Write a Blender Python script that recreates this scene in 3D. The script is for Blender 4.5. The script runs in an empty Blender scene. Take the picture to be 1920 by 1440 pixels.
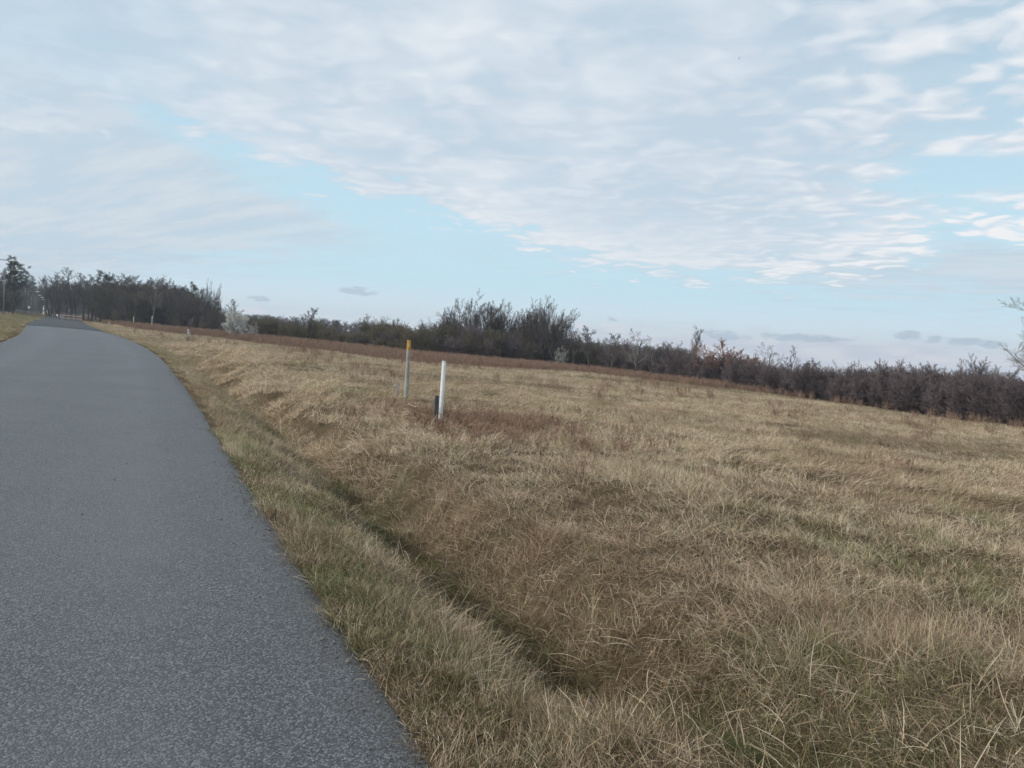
import bpy, math, random
import numpy as np
from mathutils import Vector, Matrix

R = math.radians
rng = np.random.default_rng(11)
random.seed(11)
sc = bpy.context.scene
COL = sc.collection

# ------------------------------------------------------------------ camera
EYE = 1.6
FPX, ROLL, YH0 = 1480.0, R(3.5), 634.5            # focal length in photo pixels, roll, horizon row at the centre
PITCH = math.atan((720 - YH0) * math.cos(ROLL) / FPX)
_f = np.array([0, math.cos(PITCH), -math.sin(PITCH)])
_r0 = np.array([1.0, 0, 0]); _u0 = np.cross(_r0, _f)
_r = math.cos(ROLL) * _r0 + math.sin(ROLL) * _u0
_u = -math.sin(ROLL) * _r0 + math.cos(ROLL) * _u0
cam = bpy.data.cameras.new('camera'); cam_o = bpy.data.objects.new('camera', cam); COL.objects.link(cam_o)
cam.sensor_fit = 'HORIZONTAL'; cam.sensor_width = 36.0; cam.lens = 36.0 * FPX / 1920.0
cam.clip_start = 0.05; cam.clip_end = 9000
cam_o.matrix_world = Matrix(((_r[0], _u[0], -_f[0], 0), (_r[1], _u[1], -_f[1], 0), (_r[2], _u[2], -_f[2], EYE), (0, 0, 0, 1)))
sc.camera = cam_o

# ------------------------------------------------------------------ world, sun, exposure
SUN_AZ, SUN_EL = R(-105), R(33)                    # azimuth from +Y, clockwise positive: the sun stands to the left, a little behind
sun = bpy.data.lights.new('sun', 'SUN'); sun.energy = 2.6; sun.angle = R(9); sun.color = (1.0, 0.93, 0.82)
sun_o = bpy.data.objects.new('sun', sun); COL.objects.link(sun_o)
_sd = Vector((math.sin(SUN_AZ) * math.cos(SUN_EL), math.cos(SUN_AZ) * math.cos(SUN_EL), math.sin(SUN_EL)))
sun_o.rotation_euler = (-_sd).to_track_quat('-Z', 'Y').to_euler(); sun_o.location = _sd * 50
vs = sc.view_settings
vs.view_transform = 'Standard'; vs.look = 'None'; vs.gamma = 1; vs.exposure = 0.0; vs.use_curve_mapping = False
sc.render.engine = 'CYCLES'
sc.cycles.max_bounces = 5; sc.cycles.diffuse_bounces = 2; sc.cycles.glossy_bounces = 2; sc.cycles.transmission_bounces = 2
sc.cycles.volume_bounces = 0; sc.cycles.caustics_reflective = False; sc.cycles.caustics_refractive = False
sc.cycles.use_denoising = True
try:
    sc.cycles.denoiser = 'OPENIMAGEDENOISE'; sc.cycles.denoising_input_passes = 'RGB_ALBEDO_NORMAL'; sc.cycles.denoising_prefilter = 'ACCURATE'
except Exception:
    pass


def ray(x, y):
    return _f + (x - 960) / FPX * _r - (y - 720) / FPX * _u


def prj(X, Y, Z):
    p = np.array([X, Y, Z - EYE]); a = p @ _f
    return 960 + FPX * (p @ _r) / a, 720 - FPX * (p @ _u) / a


def azel(x, y):
    d = ray(x, y); d = d / np.linalg.norm(d)
    return math.atan2(d[0], d[1]), math.asin(d[2])


class NT:
    """small helper around a node tree"""
    def __init__(s, tree):
        s.t = tree; s.n = tree.nodes; s.l = tree.links

    def add(s, typ, **kw):
        n = s.n.new(typ)
        for k, v in kw.items():
            setattr(n, k, v)
        return n

    def put(s, sock, v):
        if v is None:
            return
        if isinstance(v, bpy.types.NodeSocket):
            s.l.new(v, sock)
        else:
            sock.default_value = v

    def m(s, op, a, b=None, c=None, clamp=False):
        n = s.n.new('ShaderNodeMath'); n.operation = op; n.use_clamp = clamp
        s.put(n.inputs[0], a); s.put(n.inputs[1], b); s.put(n.inputs[2], c)
        return n.outputs[0]

    def sstep(s, v, lo, hi, a=0.0, b=1.0):
        n = s.n.new('ShaderNodeMapRange'); n.interpolation_type = 'SMOOTHSTEP'
        s.put(n.inputs[0], v); s.put(n.inputs[1], lo); s.put(n.inputs[2], hi); s.put(n.inputs[3], a); s.put(n.inputs[4], b)
        return n.outputs[0]

    def mix(s, f, a, b, mode='MIX'):
        n = s.n.new('ShaderNodeMix'); n.data_type = 'RGBA'; n.blend_type = mode
        s.put(n.inputs[0], f)
        s.put(n.inputs[6], a if isinstance(a, bpy.types.NodeSocket) else tuple(a) + (1,))
        s.put(n.inputs[7], b if isinstance(b, bpy.types.NodeSocket) else tuple(b) + (1,))
        return n.outputs[2]

    def vec(s, x, y, z):
        n = s.n.new('ShaderNodeCombineXYZ')
        for i, v in enumerate((x, y, z)):
            s.put(n.inputs[i], v)
        return n.outputs[0]

    def noise(s, v, scale, detail=3.0, rough=0.5, dist=0.0, col=False, flat=False):
        n = s.n.new('ShaderNodeTexNoise')
        if flat: n.noise_dimensions = '2D'
        s.put(n.inputs['Vector'], v); n.inputs['Scale'].default_value = scale; n.inputs['Detail'].default_value = detail
        n.inputs['Roughness'].default_value = rough; n.inputs['Distortion'].default_value = dist
        return n.outputs[1 if col else 0]

    def ramp(s, f, stops):
        n = s.n.new('ShaderNodeValToRGB'); e = n.color_ramp.elements
        while len(e) < len(stops):
            e.new(0.5)
        for k, (p, c) in zip(e, stops):
            k.position = p; k.color = tuple(c) + (1,)
        s.put(n.inputs[0], f)
        return n.outputs[0]


def build_world():
    w = bpy.data.worlds.new('World'); sc.world = w; w.use_nodes = True
    w.cycles.sampling_method = 'MANUAL'; w.cycles.sample_map_resolution = 256
    T = NT(w.node_tree); T.n.clear()
    out = T.add('ShaderNodeOutputWorld'); bg = T.add('ShaderNodeBackground')
    sky = T.add('ShaderNodeTexSky', sky_type='NISHITA')
    sky.sun_disc = False; sky.sun_elevation = SUN_EL; sky.sun_rotation = SUN_AZ % (2 * math.pi)
    sky.air_density = 1.0; sky.dust_density = 1.2; sky.ozone_density = 1.0; sky.altitude = 150
    tc = T.add('ShaderNodeTexCoord'); sep = T.add('ShaderNodeSeparateXYZ'); T.l.new(tc.outputs['Generated'], sep.inputs[0])
    x, y, z = sep.outputs
    el = T.m('ARCSINE', z); az = T.m('ARCTAN2', x, y)
    zz = T.m('ADD', T.m('MAXIMUM', z, 0.0), 0.07)
    P = T.vec(T.m('DIVIDE', x, zz), T.m('DIVIDE', y, zz), 0.0)      # the point where the view ray meets the cloud layer
    big = T.noise(P, 0.55, 2, 0.55, 0.0, flat=True)
    mid = T.noise(P, 2.3, 4, 0.55, 0.0, flat=True)
    warp = T.noise(P, 3.2, 2, 0.55, 0.0, col=True, flat=True)
    wv = T.add('ShaderNodeVectorMath', operation='MULTIPLY_ADD'); T.l.new(warp, wv.inputs[0]); wv.inputs[1].default_value = (0.45, 0.45, 0.0); T.l.new(P, wv.inputs[2])

    def puffs(off):
        va = T.add('ShaderNodeVectorMath', operation='ADD'); T.l.new(wv.outputs[0], va.inputs[0]); va.inputs[1].default_value = off
        vo = T.add('ShaderNodeTexVoronoi', feature='SMOOTH_F1', voronoi_dimensions='2D'); T.l.new(va.outputs[0], vo.inputs['Vector']); vo.inputs['Scale'].default_value = 5.2; vo.inputs['Smoothness'].default_value = 0.8
        return T.m('SUBTRACT', 0.86, vo.outputs['Distance']), va.outputs[0]
    pa, pv = puffs((0.0, 0.0, 0.0)); pb, _ = puffs((-0.05, -0.03, 0.0))
    fine = T.noise(pv, 9.0, 3, 0.6, flat=True)
    puff = T.m('ADD', pa, T.m('MULTIPLY', T.m('SUBTRACT', fine, 0.5), 0.5))
    relief = T.m('MULTIPLY', T.m('SUBTRACT', pa, pb), 2.2)             # brighter on the flank that faces the sun
    streak = T.noise(T.vec(T.m('MULTIPLY', T.m('ADD', T.m('MULTIPLY', T.m('DIVIDE', x, zz), 0.8), T.m('DIVIDE', y, zz)), 2.2),
                           T.m('MULTIPLY', T.m('SUBTRACT', T.m('DIVIDE', x, zz), T.m('MULTIPLY', T.m('DIVIDE', y, zz), 0.8)), 0.5), 0.0), 1.3, 4, 0.6, 0.0, flat=True)
    A0, A1, E1 = -0.75, 0.75, 0.6
    tm = T.add('ShaderNodeMapRange'); T.l.new(az, tm.inputs[0]); tm.inputs[1].default_value = A0; tm.inputs[2].default_value = A1

    def curve(pts):
        n = T.add('ShaderNodeFloatCurve'); c = n.mapping.curves[0]
        q = sorted((min(max((a - A0) / (A1 - A0), 0), 1), min(max(e / E1, 0), 1)) for a, e in (azel(*p) for p in pts))
        if q[0][0] > 0: q.insert(0, (0.0, q[0][1]))
        if q[-1][0] < 1: q.append((1.0, q[-1][1]))
        c.points[0].location = q[0]; c.points[-1].location = q[-1]
        for p in q[1:-1]:
            c.points.new(*p)
        for p in c.points:
            p.handle_type = 'AUTO_CLAMPED'
        n.mapping.update()
        T.l.new(tm.outputs[0], n.inputs['Value'])
        return T.m('MULTIPLY', n.outputs[0], E1)
    b = curve([(-100, 215), (0, 225), (330, 250), (500, 292), (640, 345), (760, 390), (860, 410), (930, 430), (1000, 460), (1100, 492), (1300, 515), (1500, 517), (1640, 500), (1760, 452), (1920, 430)])
    vhi = curve([(0, 90), (180, 170), (320, 258), (480, 335), (600, 380), (680, 425), (740, 446), (1920, 446)])
    vlo = curve([(0, 560), (300, 510), (450, 488), (600, 472), (700, 458), (740, 450), (1920, 570)])
    # blue sky, paler towards the horizon
    base = T.mix(1.0, sky.outputs[0], (0.112, 0.112, 0.112), 'MULTIPLY')
    base = T.mix(T.sstep(el, R(34), R(3), 0.35, 0.92), base, (0.585, 0.82, 0.945))
    base = T.mix(T.sstep(el, R(4.5), R(0), 0.0, 0.65), base, (0.86, 0.89, 0.925))
    # high thin veil on the left
    jit = T.m('MULTIPLY', T.m('SUBTRACT', mid, 0.5), R(5))
    e1 = T.m('ADD', el, jit)
    v = T.m('MULTIPLY', T.sstep(T.m('SUBTRACT', e1, vlo), R(-1.8), R(2.5)), T.sstep(T.m('SUBTRACT', vhi, e1), R(-1.2), R(2.0)))
    v = T.m('MULTIPLY', v, T.sstep(streak, 0.2, 0.6, 0.68, 0.97))
    veil_c = T.mix(T.sstep(streak, 0.3, 0.7), (0.54, 0.65, 0.75), (0.66, 0.74, 0.81))
    base = T.mix(v, base, veil_c)
    # the altocumulus deck
    e2 = T.m('ADD', el, T.m('ADD', T.m('MULTIPLY', T.m('SUBTRACT', mid, 0.5), R(5)), T.m('MULTIPLY', T.m('SUBTRACT', puff, 0.5), R(2.6))))
    dk = T.sstep(T.m('SUBTRACT', e2, b), R(-0.5), R(1.1))
    # gaps open between the puffs towards the right side, thick cover to the left
    az_r = T.sstep(az, R(8), R(34))
    gap = T.m('ADD', T.m('MULTIPLY', mid, 0.55), T.m('MULTIPLY', puff, 0.45))
    thin = T.sstep(T.m('ADD', az, T.m('MULTIPLY', el, 0.35)), R(18), R(40))
    cover = T.sstep(T.m('SUBTRACT', gap, T.m('MULTIPLY', az_r, 0.07)), 0.34, 0.46, 0.62, 1.0)
    ga, ge = azel(1850, 328)
    hole = T.m('POWER', T.m('ADD', T.m('POWER', T.m('ABSOLUTE', T.m('DIVIDE', T.m('SUBTRACT', az, ga), R(6.5))), 2.0), T.m('POWER', T.m('ABSOLUTE', T.m('DIVIDE', T.m('SUBTRACT', el, ge), R(1.7))), 2.0)), 0.5)
    hole = T.sstep(T.m('ADD', hole, T.m('MULTIPLY', T.m('SUBTRACT', mid, 0.5), 2.2)), 0.55, 1.25)
    dk = T.m('MULTIPLY', T.m('MULTIPLY', dk, T.m('SUBTRACT', 1.0, T.m('MULTIPLY', T.m('SUBTRACT', 1.0, cover), T.m('ADD', 0.35, T.m('MULTIPLY', thin, 1.6))), clamp=True)), hole)
    dk = T.m('MULTIPLY', dk, T.sstep(az, R(-36), R(-16), 0.55, 1.0))
    lit = T.m('ADD', T.m('MULTIPLY', T.sstep(puff, 0.2, 0.85), T.m('ADD', 0.22, T.m('MULTIPLY', az_r, 0.26))), T.m('MULTIPLY', T.sstep(mid, 0.25, 0.75), 0.38))
    lit = T.m('ADD', T.m('ADD', lit, T.m('MULTIPLY', relief, T.m('ADD', 0.10, T.m('MULTIPLY', az_r, 0.24)))), T.m('MULTIPLY', T.m('SUBTRACT', big, 0.5), 0.5))
    edge = T.sstep(T.m('SUBTRACT', e2, b), R(4.5), R(0.3), 0.0, 0.34)
    lit = T.m('ADD', lit, T.m('MULTIPLY', edge, T.sstep(az, R(-8), R(6))), clamp=True)
    ccol = T.ramp(lit, [(0.0, (0.565, 0.67, 0.775)), (0.42, (0.685, 0.765, 0.845)), (1.0, (0.90, 0.915, 0.935))])
    base = T.mix(dk, base, ccol)
    # low bank over the horizon on the right and the small flat clouds
    pn = T.noise(T.vec(T.m('MULTIPLY', az, 14.0), T.m('MULTIPLY', el, 75.0), 0.0), 1.0, 3, 0.55, flat=True)
    bank = T.m('MULTIPLY', T.sstep(T.m('ADD', el, T.m('MULTIPLY', T.m('SUBTRACT', pn, 0.5), R(2.2))), R(2.1), R(0.3)), T.sstep(az, R(-4), R(14), 0.15, 0.85))
    base = T.mix(bank, base, T.mix(T.sstep(pn, 0.38, 0.66), (0.66, 0.69, 0.785), (0.80, 0.79, 0.835)))
    wob = T.noise(T.vec(T.m('MULTIPLY', az, 60.0), T.m('MULTIPLY', el, 160.0), 0.0), 1.0, 2, 0.6, flat=True)
    for (px, py, rx, ry, c) in [(668, 546, 30, 8, 0), (700, 549, 14, 5, 0), (1362, 628, 48, 8, 0), (1505, 634, 72, 7, 0), (1705, 629, 24, 8, 0), (1748, 636, 16, 6, 0), (1812, 641, 32, 7, 0), (1862, 647, 24, 6, 0),
                                (1150, 600, 10, 4, 0), (482, 560, 20, 5, 0), (478, 583, 22, 7, 1), (1150, 614, 24, 9, 1), (1090, 612, 14, 6, 1), (1688, 662, 16, 6, 1), (1755, 672, 24, 7, 1)]:
        a0, e0 = azel(px, py)
        q = T.m('ADD', T.m('POWER', T.m('ABSOLUTE', T.m('DIVIDE', T.m('SUBTRACT', az, a0), rx / FPX)), 2.0), T.m('POWER', T.m('ABSOLUTE', T.m('DIVIDE', T.m('SUBTRACT', el, e0), ry / FPX)), 2.0))
        q = T.m('ADD', q, T.m('MULTIPLY', T.m('SUBTRACT', wob, 0.5), 3.0))
        base = T.mix(T.sstep(q, 1.35, 0.15, 0.0, 0.78 if c == 0 else 0.6), base, (0.475, 0.58, 0.68) if c == 0 else (0.87, 0.83, 0.86))
    T.l.new(base, bg.inputs[0]); bg.inputs[1].default_value = 1.0
    T.l.new(bg.outputs[0], out.inputs[0])


build_world()

# ------------------------------------------------------------------ noise, road line, terrain
_perm = np.random.default_rng(5).random((256, 256))


def vnoise(x, y):
    """smooth value noise 0..1"""
    x = np.asarray(x, float); y = np.asarray(y, float)
    xi = np.floor(x).astype(int); yi = np.floor(y).astype(int)
    fx = x - xi; fy = y - yi
    fx = fx * fx * (3 - 2 * fx); fy = fy * fy * (3 - 2 * fy)
    g = lambda i, j: _perm[i & 255, j & 255]
    return (g(xi, yi) * (1 - fx) + g(xi + 1, yi) * fx) * (1 - fy) + (g(xi, yi + 1) * (1 - fx) + g(xi + 1, yi + 1) * fx) * fy


def fbm(x, y, o=3):
    s = 0.0; a = 0.5; t = 0.0
    for k in range(o):
        s = s + a * vnoise(x * 2 ** k + 17.3 * k, y * 2 ** k - 9.1 * k); t += a; a *= 0.5
    return s / t


def sm(v, lo, hi):
    t = np.clip((v - lo) / (hi - lo), 0, 1)
    return t * t * (3 - 2 * t)


# right edge of the road, x as a function of y
_EY = np.array([-60, -20, 0, 2.83, 4.78, 7.23, 11.8, 18, 25.1, 32.1, 40, 48.6, 58, 68, 85, 103, 134, 200, 340, 600])
_EX = np.array([26.0, 9.6, 1.15, -0.16, -1.12, -2.28, -4.45, -7.40, -10.87, -14.4, -18.6, -23.4, -29.0, -35.1, -45.3, -55.9, -73.4, -111, -191, -340])
RW = 6.1


def edge_x(y):
    return np.interp(y, _EY, _EX)


def edge_cos(y):
    d = (edge_x(y + 1.5) - edge_x(y - 1.5)) / 3.0
    return 1 / np.sqrt(1 + d * d), d


def sdist(x, y):
    c, _ = edge_cos(y)
    return (x - edge_x(y)) * c


def height(x, y):
    x = np.asarray(x, float); y = np.asarray(y, float)
    s = sdist(x, y); r = np.hypot(x, y)
    # right side: verge, ditch, field falling away from the road
    verge = -0.015 - 0.05 * sm(s, 0.0, 0.9)
    dfade = 1 - 0.75 * sm(y, 30, 55)
    wob = 0.28 * (vnoise(x * 0.22 + 3, y * 0.22) - 0.5) + 0.30 * (vnoise(x * 1.1, y * 1.1 + 7) - 0.5)
    ditch = (-0.68 - 0.16 * (vnoise(x * .35, y * .35) - .5)) * np.exp(-(np.abs(s - 1.62 - wob) / np.where(s < 1.62 + wob, 0.85, 0.52)) ** 2.4) * dfade * (0.12 + 0.88 * sm(y, 2.6, 5.2))
    rise = 0.0 - 0.10 * sm(s, 1.5, 2.8)
    fall = -0.035 * np.maximum(s - 2.6, 0)
    fall = np.where(fall < -8, -8 - 200 * (1 - np.exp((fall + 8) / 200)), fall)
    right = verge + ditch + rise + fall
    # left side: low bank under the lamps
    q = -s - RW
    left = -0.02 + 0.55 * sm(q, 1.2, 7.0) * sm(y, 60, 110) * (1 - 0.7 * sm(y, 150, 220))
    under = np.full_like(s, -0.14)
    z = np.where(s > -0.12, right, np.where(s < -RW + 0.12, left, under))
    far = sm(r, 25, 60)
    off = sm(s, 0.15, 1.2) + sm(q, 0.15, 1.2)
    z = z + off * ((fbm(x * 0.42, y * 0.42) - 0.5) * 0.20 * (1 - 0.5 * far) + (fbm(x * 1.5 + 5, y * 1.5, 2) - 0.5) * 0.17 * (1 - far)
                   + (fbm(x * 0.06, y * 0.06, 2) - 0.5) * 0.22)
    # hummock by the ditch seen beyond the bend
    z = z + 0.28 * np.exp(-(((x + 9.3) / 1.5) ** 2 + ((y - 32.5) / 2.2) ** 2))
    return z


def hz(x, y):
    return float(height(np.array([x]), np.array([y]))[0])


def at(px, Y):
    """ground point on the photo column px (taken on the horizon) at depth Y"""
    lo, hi = 300.0, 1000.0
    for _ in range(40):
        m = (lo + hi) / 2
        if ray(px, m)[2] > 0: lo = m
        else: hi = m
    d = ray(px, lo)
    X = d[0] / d[1] * Y
    return X, Y, hz(X, Y)


def hit(px, py):
    """ground point seen at a photo pixel"""
    d = ray(px, py); t = 1.0
    for _ in range(4000):
        p = d * t
        if EYE + p[2] < hz(p[0], p[1]):
            break
        t *= 1.004
    return p[0], p[1], hz(p[0], p[1])


def ztop(X, Y, py):
    """height above datum at (X, Y) that shows at row py"""
    a = prj(X, Y, 0)[1]; b = prj(X, Y, 10)[1]
    return 10 * (a - py) / (a - b)


# ------------------------------------------------------------------ mesh helpers
def mesh_np(name, v, faces_tri=None, quads=None, smooth=False, mat=None, attrs=None):
    me = bpy.data.meshes.new(name)
    v = np.asarray(v, np.float32)
    nt = 0 if faces_tri is None else len(faces_tri); nq = 0 if quads is None else len(quads)
    loops = np.concatenate([np.asarray(a, np.int32).ravel() for a in (faces_tri, quads) if a is not None and len(a)])
    me.vertices.add(len(v)); me.vertices.foreach_set('co', v.ravel())
    me.loops.add(len(loops)); me.loops.foreach_set('vertex_index', loops)
    me.polygons.add(nt + nq)
    st = np.concatenate([np.arange(nt) * 3, nt * 3 + np.arange(nq) * 4]).astype(np.int32)
    me.polygons.foreach_set('loop_start', st)
    me.polygons.foreach_set('use_smooth', np.full(nt + nq, smooth))
    if attrs:
        for k, a in attrs.items():
            at_ = me.attributes.new(k, 'FLOAT', 'POINT'); at_.data.foreach_set('value', np.asarray(a, np.float32))
    me.update(calc_edges=True); me.validate()
    if mat: me.materials.append(mat)
    return me


def link(name, me, parent=None, label=None, cat=None, group=None, kind=None):
    o = bpy.data.objects.new(name, me); COL.objects.link(o)
    if parent: o.parent = parent
    for k, v in (('label', label), ('category', cat), ('group', group), ('kind', kind)):
        if v: o[k] = v
    return o


def empty(name, loc, rz=0.0, scale=1.0, **kw):
    o = link(name, None, **kw); o.location = loc; o.rotation_euler = (0, 0, rz); o.scale = (scale,) * 3
    o.empty_display_size = 0.2
    return o


def tubes(P, Rr, k=3, close=True):
    """P (B,n,3) polylines, Rr (B,n) radii -> verts, quads"""
    B, n, _ = P.shape
    T_ = np.empty_like(P)
    T_[:, 1:-1] = P[:, 2:] - P[:, :-2]; T_[:, 0] = P[:, 1] - P[:, 0]; T_[:, -1] = P[:, -1] - P[:, -2]
    T_ /= np.linalg.norm(T_, axis=2, keepdims=True) + 1e-9
    up = np.where(np.abs(T_[..., 2:3]) < 0.9, np.array([0, 0, 1.0]), np.array([1.0, 0, 0]))
    a = np.cross(T_, up); a /= np.linalg.norm(a, axis=2, keepdims=True) + 1e-9
    b = np.cross(T_, a)
    ang = np.arange(k) / k * 2 * math.pi
    V = P[:, :, None, :] + Rr[:, :, None, None] * (np.cos(ang)[None, None, :, None] * a[:, :, None, :] + np.sin(ang)[None, None, :, None] * b[:, :, None, :])
    idx = np.arange(B * n * k).reshape(B, n, k)
    q = np.stack([idx[:, :-1], np.roll(idx, -1, 2)[:, :-1], np.roll(idx, -1, 2)[:, 1:], idx[:, 1:]], -1).reshape(-1, 4)
    return V.reshape(-1, 3), q


class Geo:
    """collects vertices, triangles and quads for one mesh"""
    def __init__(s): s.v = []; s.t = []; s.q = []; s.n = 0; s.a = []

    def add(s, v, t=None, q=None, tone=0.5):
        v = np.asarray(v, float); s.v.append(v)
        if t is not None and len(t): s.t.append(np.asarray(t) + s.n)
        if q is not None and len(q): s.q.append(np.asarray(q) + s.n)
        s.a.append(np.broadcast_to(np.asarray(tone, float), (len(v),)))
        s.n += len(v)
        return s

    def tube(s, pts, rad, k=8, caps=True, tone=0.5):
        P = np.array(pts, float)[None]; Rr = np.array(rad, float)[None]
        v, q = tubes(P, Rr, k); n = len(pts)
        t = []
        if caps:
            v = np.vstack([v, P[0, 0], P[0, -1]])
            c0, c1 = n * k, n * k + 1
            t = [(c0, (i + 1) % k, i) for i in range(k)] + [(c1, (n - 1) * k + i, (n - 1) * k + (i + 1) % k) for i in range(k)]
        return s.add(v, t, q, tone)

    def box(s, cx, cy, cz, sx, sy, sz, rz=0.0):
        c = np.array([[x, y, z] for z in (-1, 1) for y in (-1, 1) for x in (-1, 1)], float) * np.array([sx, sy, sz]) / 2
        ca, sa = math.cos(rz), math.sin(rz)
        c = np.stack([c[:, 0] * ca - c[:, 1] * sa, c[:, 0] * sa + c[:, 1] * ca, c[:, 2]], 1) + np.array([cx, cy, cz])
        return s.add(c, None, [(0, 2, 3, 1), (4, 5, 7, 6), (0, 1, 5, 4), (2, 6, 7, 3), (0, 4, 6, 2), (1, 3, 7, 5)])

    def mesh(s, name, mat, smooth=False):
        return mesh_np(name, np.vstack(s.v), np.vstack(s.t) if s.t else None, np.vstack(s.q) if s.q else None, smooth, mat, {'tone': np.concatenate(s.a)})


# ------------------------------------------------------------------ materials
def new_mat(name):
    m = bpy.data.materials.new(name); m.use_nodes = True
    T = NT(m.node_tree); T.n.clear()
    return m, T, T.add('ShaderNodeOutputMaterial')


def mat_surface(name, c0, c1, scale=20.0, rough=0.8, spec=0.3, bump=0.0, metal=0.0, detail=4.0):
    m, T, out = new_mat(name)
    tc = T.add('ShaderNodeTexCoord')
    n = T.noise(tc.outputs['Object'], scale, detail, 0.6)
    b = T.add('ShaderNodeBsdfPrincipled')
    T.l.new(T.mix(T.sstep(n, 0.3, 0.7), c0, c1), b.inputs['Base Color'])
    b.inputs['Roughness'].default_value = rough; b.inputs['Specular IOR Level'].default_value = spec; b.inputs['Metallic'].default_value = metal
    if bump:
        bp = T.add('ShaderNodeBump'); bp.inputs['Strength'].default_value = bump; bp.inputs['Distance'].default_value = 0.01
        T.l.new(n, bp.inputs['Height']); T.l.new(bp.outputs[0], b.inputs['Normal'])
    T.l.new(b.outputs[0], out.inputs[0])
    return m


def mat_twig(name, c0, c1, trans=0.0):
    """bark and twigs: a tone from twig to twig and from plant to plant"""
    m, T, out = new_mat(name)
    at_ = T.add('ShaderNodeAttribute', attribute_name='tone'); oi = T.add('ShaderNodeObjectInfo')
    f = T.m('ADD', T.m('MULTIPLY', at_.outputs['Fac'], 0.65), T.m('MULTIPLY', oi.outputs['Random'], 0.35))
    d = T.add('ShaderNodeBsdfDiffuse'); T.l.new(T.mix(f, c0, c1), d.inputs[0])
    T.l.new(d.outputs[0], out.inputs[0])
    return m


def mat_grass(name):
    """dry blades by tone, green ones by their own share and in patches"""
    m, T, out = new_mat(name)
    at_ = T.add('ShaderNodeAttribute', attribute_name='tone'); ag = T.add('ShaderNodeAttribute', attribute_name='grn')
    g = T.add('ShaderNodeNewGeometry'); pos = g.outputs['Position']
    n1 = T.noise(pos, 0.42, 3, 0.55); n2 = T.noise(pos, 1.6, 2, 0.5); n3 = T.noise(pos, 0.21, 2, 0.5)
    f = T.m('ADD', at_.outputs['Fac'], T.m('MULTIPLY', T.m('SUBTRACT', n2, 0.5), 0.45))
    col = T.ramp(f, [(0.0, (0.060, 0.043, 0.028)), (0.30, (0.24, 0.165, 0.102)), (0.66, (0.515, 0.388, 0.258)), (1.0, (0.81, 0.69, 0.515))])
    col = T.mix(T.sstep(n3, 0.45, 0.70, 0.0, 0.45), col, (0.33, 0.205, 0.135))
    gf = T.m('ADD', T.m('MULTIPLY', ag.outputs['Fac'], 0.9), T.sstep(n1, 0.52, 0.68, 0.0, 0.20), clamp=True)
    col = T.mix(gf, col, T.mix(f, (0.055, 0.080, 0.026), (0.24, 0.275, 0.11)))
    d = T.add('ShaderNodeBsdfDiffuse'); T.l.new(col, d.inputs[0])
    tr = T.add('ShaderNodeBsdfTranslucent'); T.l.new(col, tr.inputs[0])
    mx = T.add('ShaderNodeMixShader'); mx.inputs[0].default_value = 0.25
    T.l.new(d.outputs[0], mx.inputs[1]); T.l.new(tr.outputs[0], mx.inputs[2])
    T.l.new(mx.outputs[0], out.inputs[0])
    return m


def mat_ground():
    m, T, out = new_mat('field_soil')
    g = T.add('ShaderNodeNewGeometry'); pos = g.outputs['Position']
    a = T.noise(pos, 0.5, 4, 0.6); b_ = T.noise(pos, 9.0, 5, 0.65); c = T.noise(pos, 0.07, 3, 0.5); e = T.noise(pos, 1.9, 4, 0.6)
    col = T.ramp(T.m('ADD', T.m('MULTIPLY', b_, 0.55), T.m('MULTIPLY', e, 0.45)), [(0.30, (0.060, 0.044, 0.029)), (0.5, (0.175, 0.128, 0.082)), (0.72, (0.31, 0.235, 0.155))])
    col = T.mix(T.sstep(a, 0.50, 0.70, 0.0, 0.5), col, (0.10, 0.105, 0.045))
    col = T.mix(T.sstep(c, 0.5, 0.7, 0.0, 0.3), col, (0.19, 0.115, 0.075))
    fb = T.noise(pos, 70.0, 3, 0.7, 1.5)
    col = T.mix(T.sstep(fb, 0.35, 0.7, 0.75, 0.0), col, (0.045, 0.036, 0.025))
    d = T.add('ShaderNodeBsdfDiffuse'); T.l.new(col, d.inputs[0])
    bp = T.add('ShaderNodeBump'); bp.inputs['Strength'].default_value = 0.8; bp.inputs['Distance'].default_value = 0.06
    T.l.new(b_, bp.inputs['Height']); T.l.new(bp.outputs[0], d.inputs['Normal'])
    T.l.new(d.outputs[0], out.inputs[0])
    return m


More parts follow.
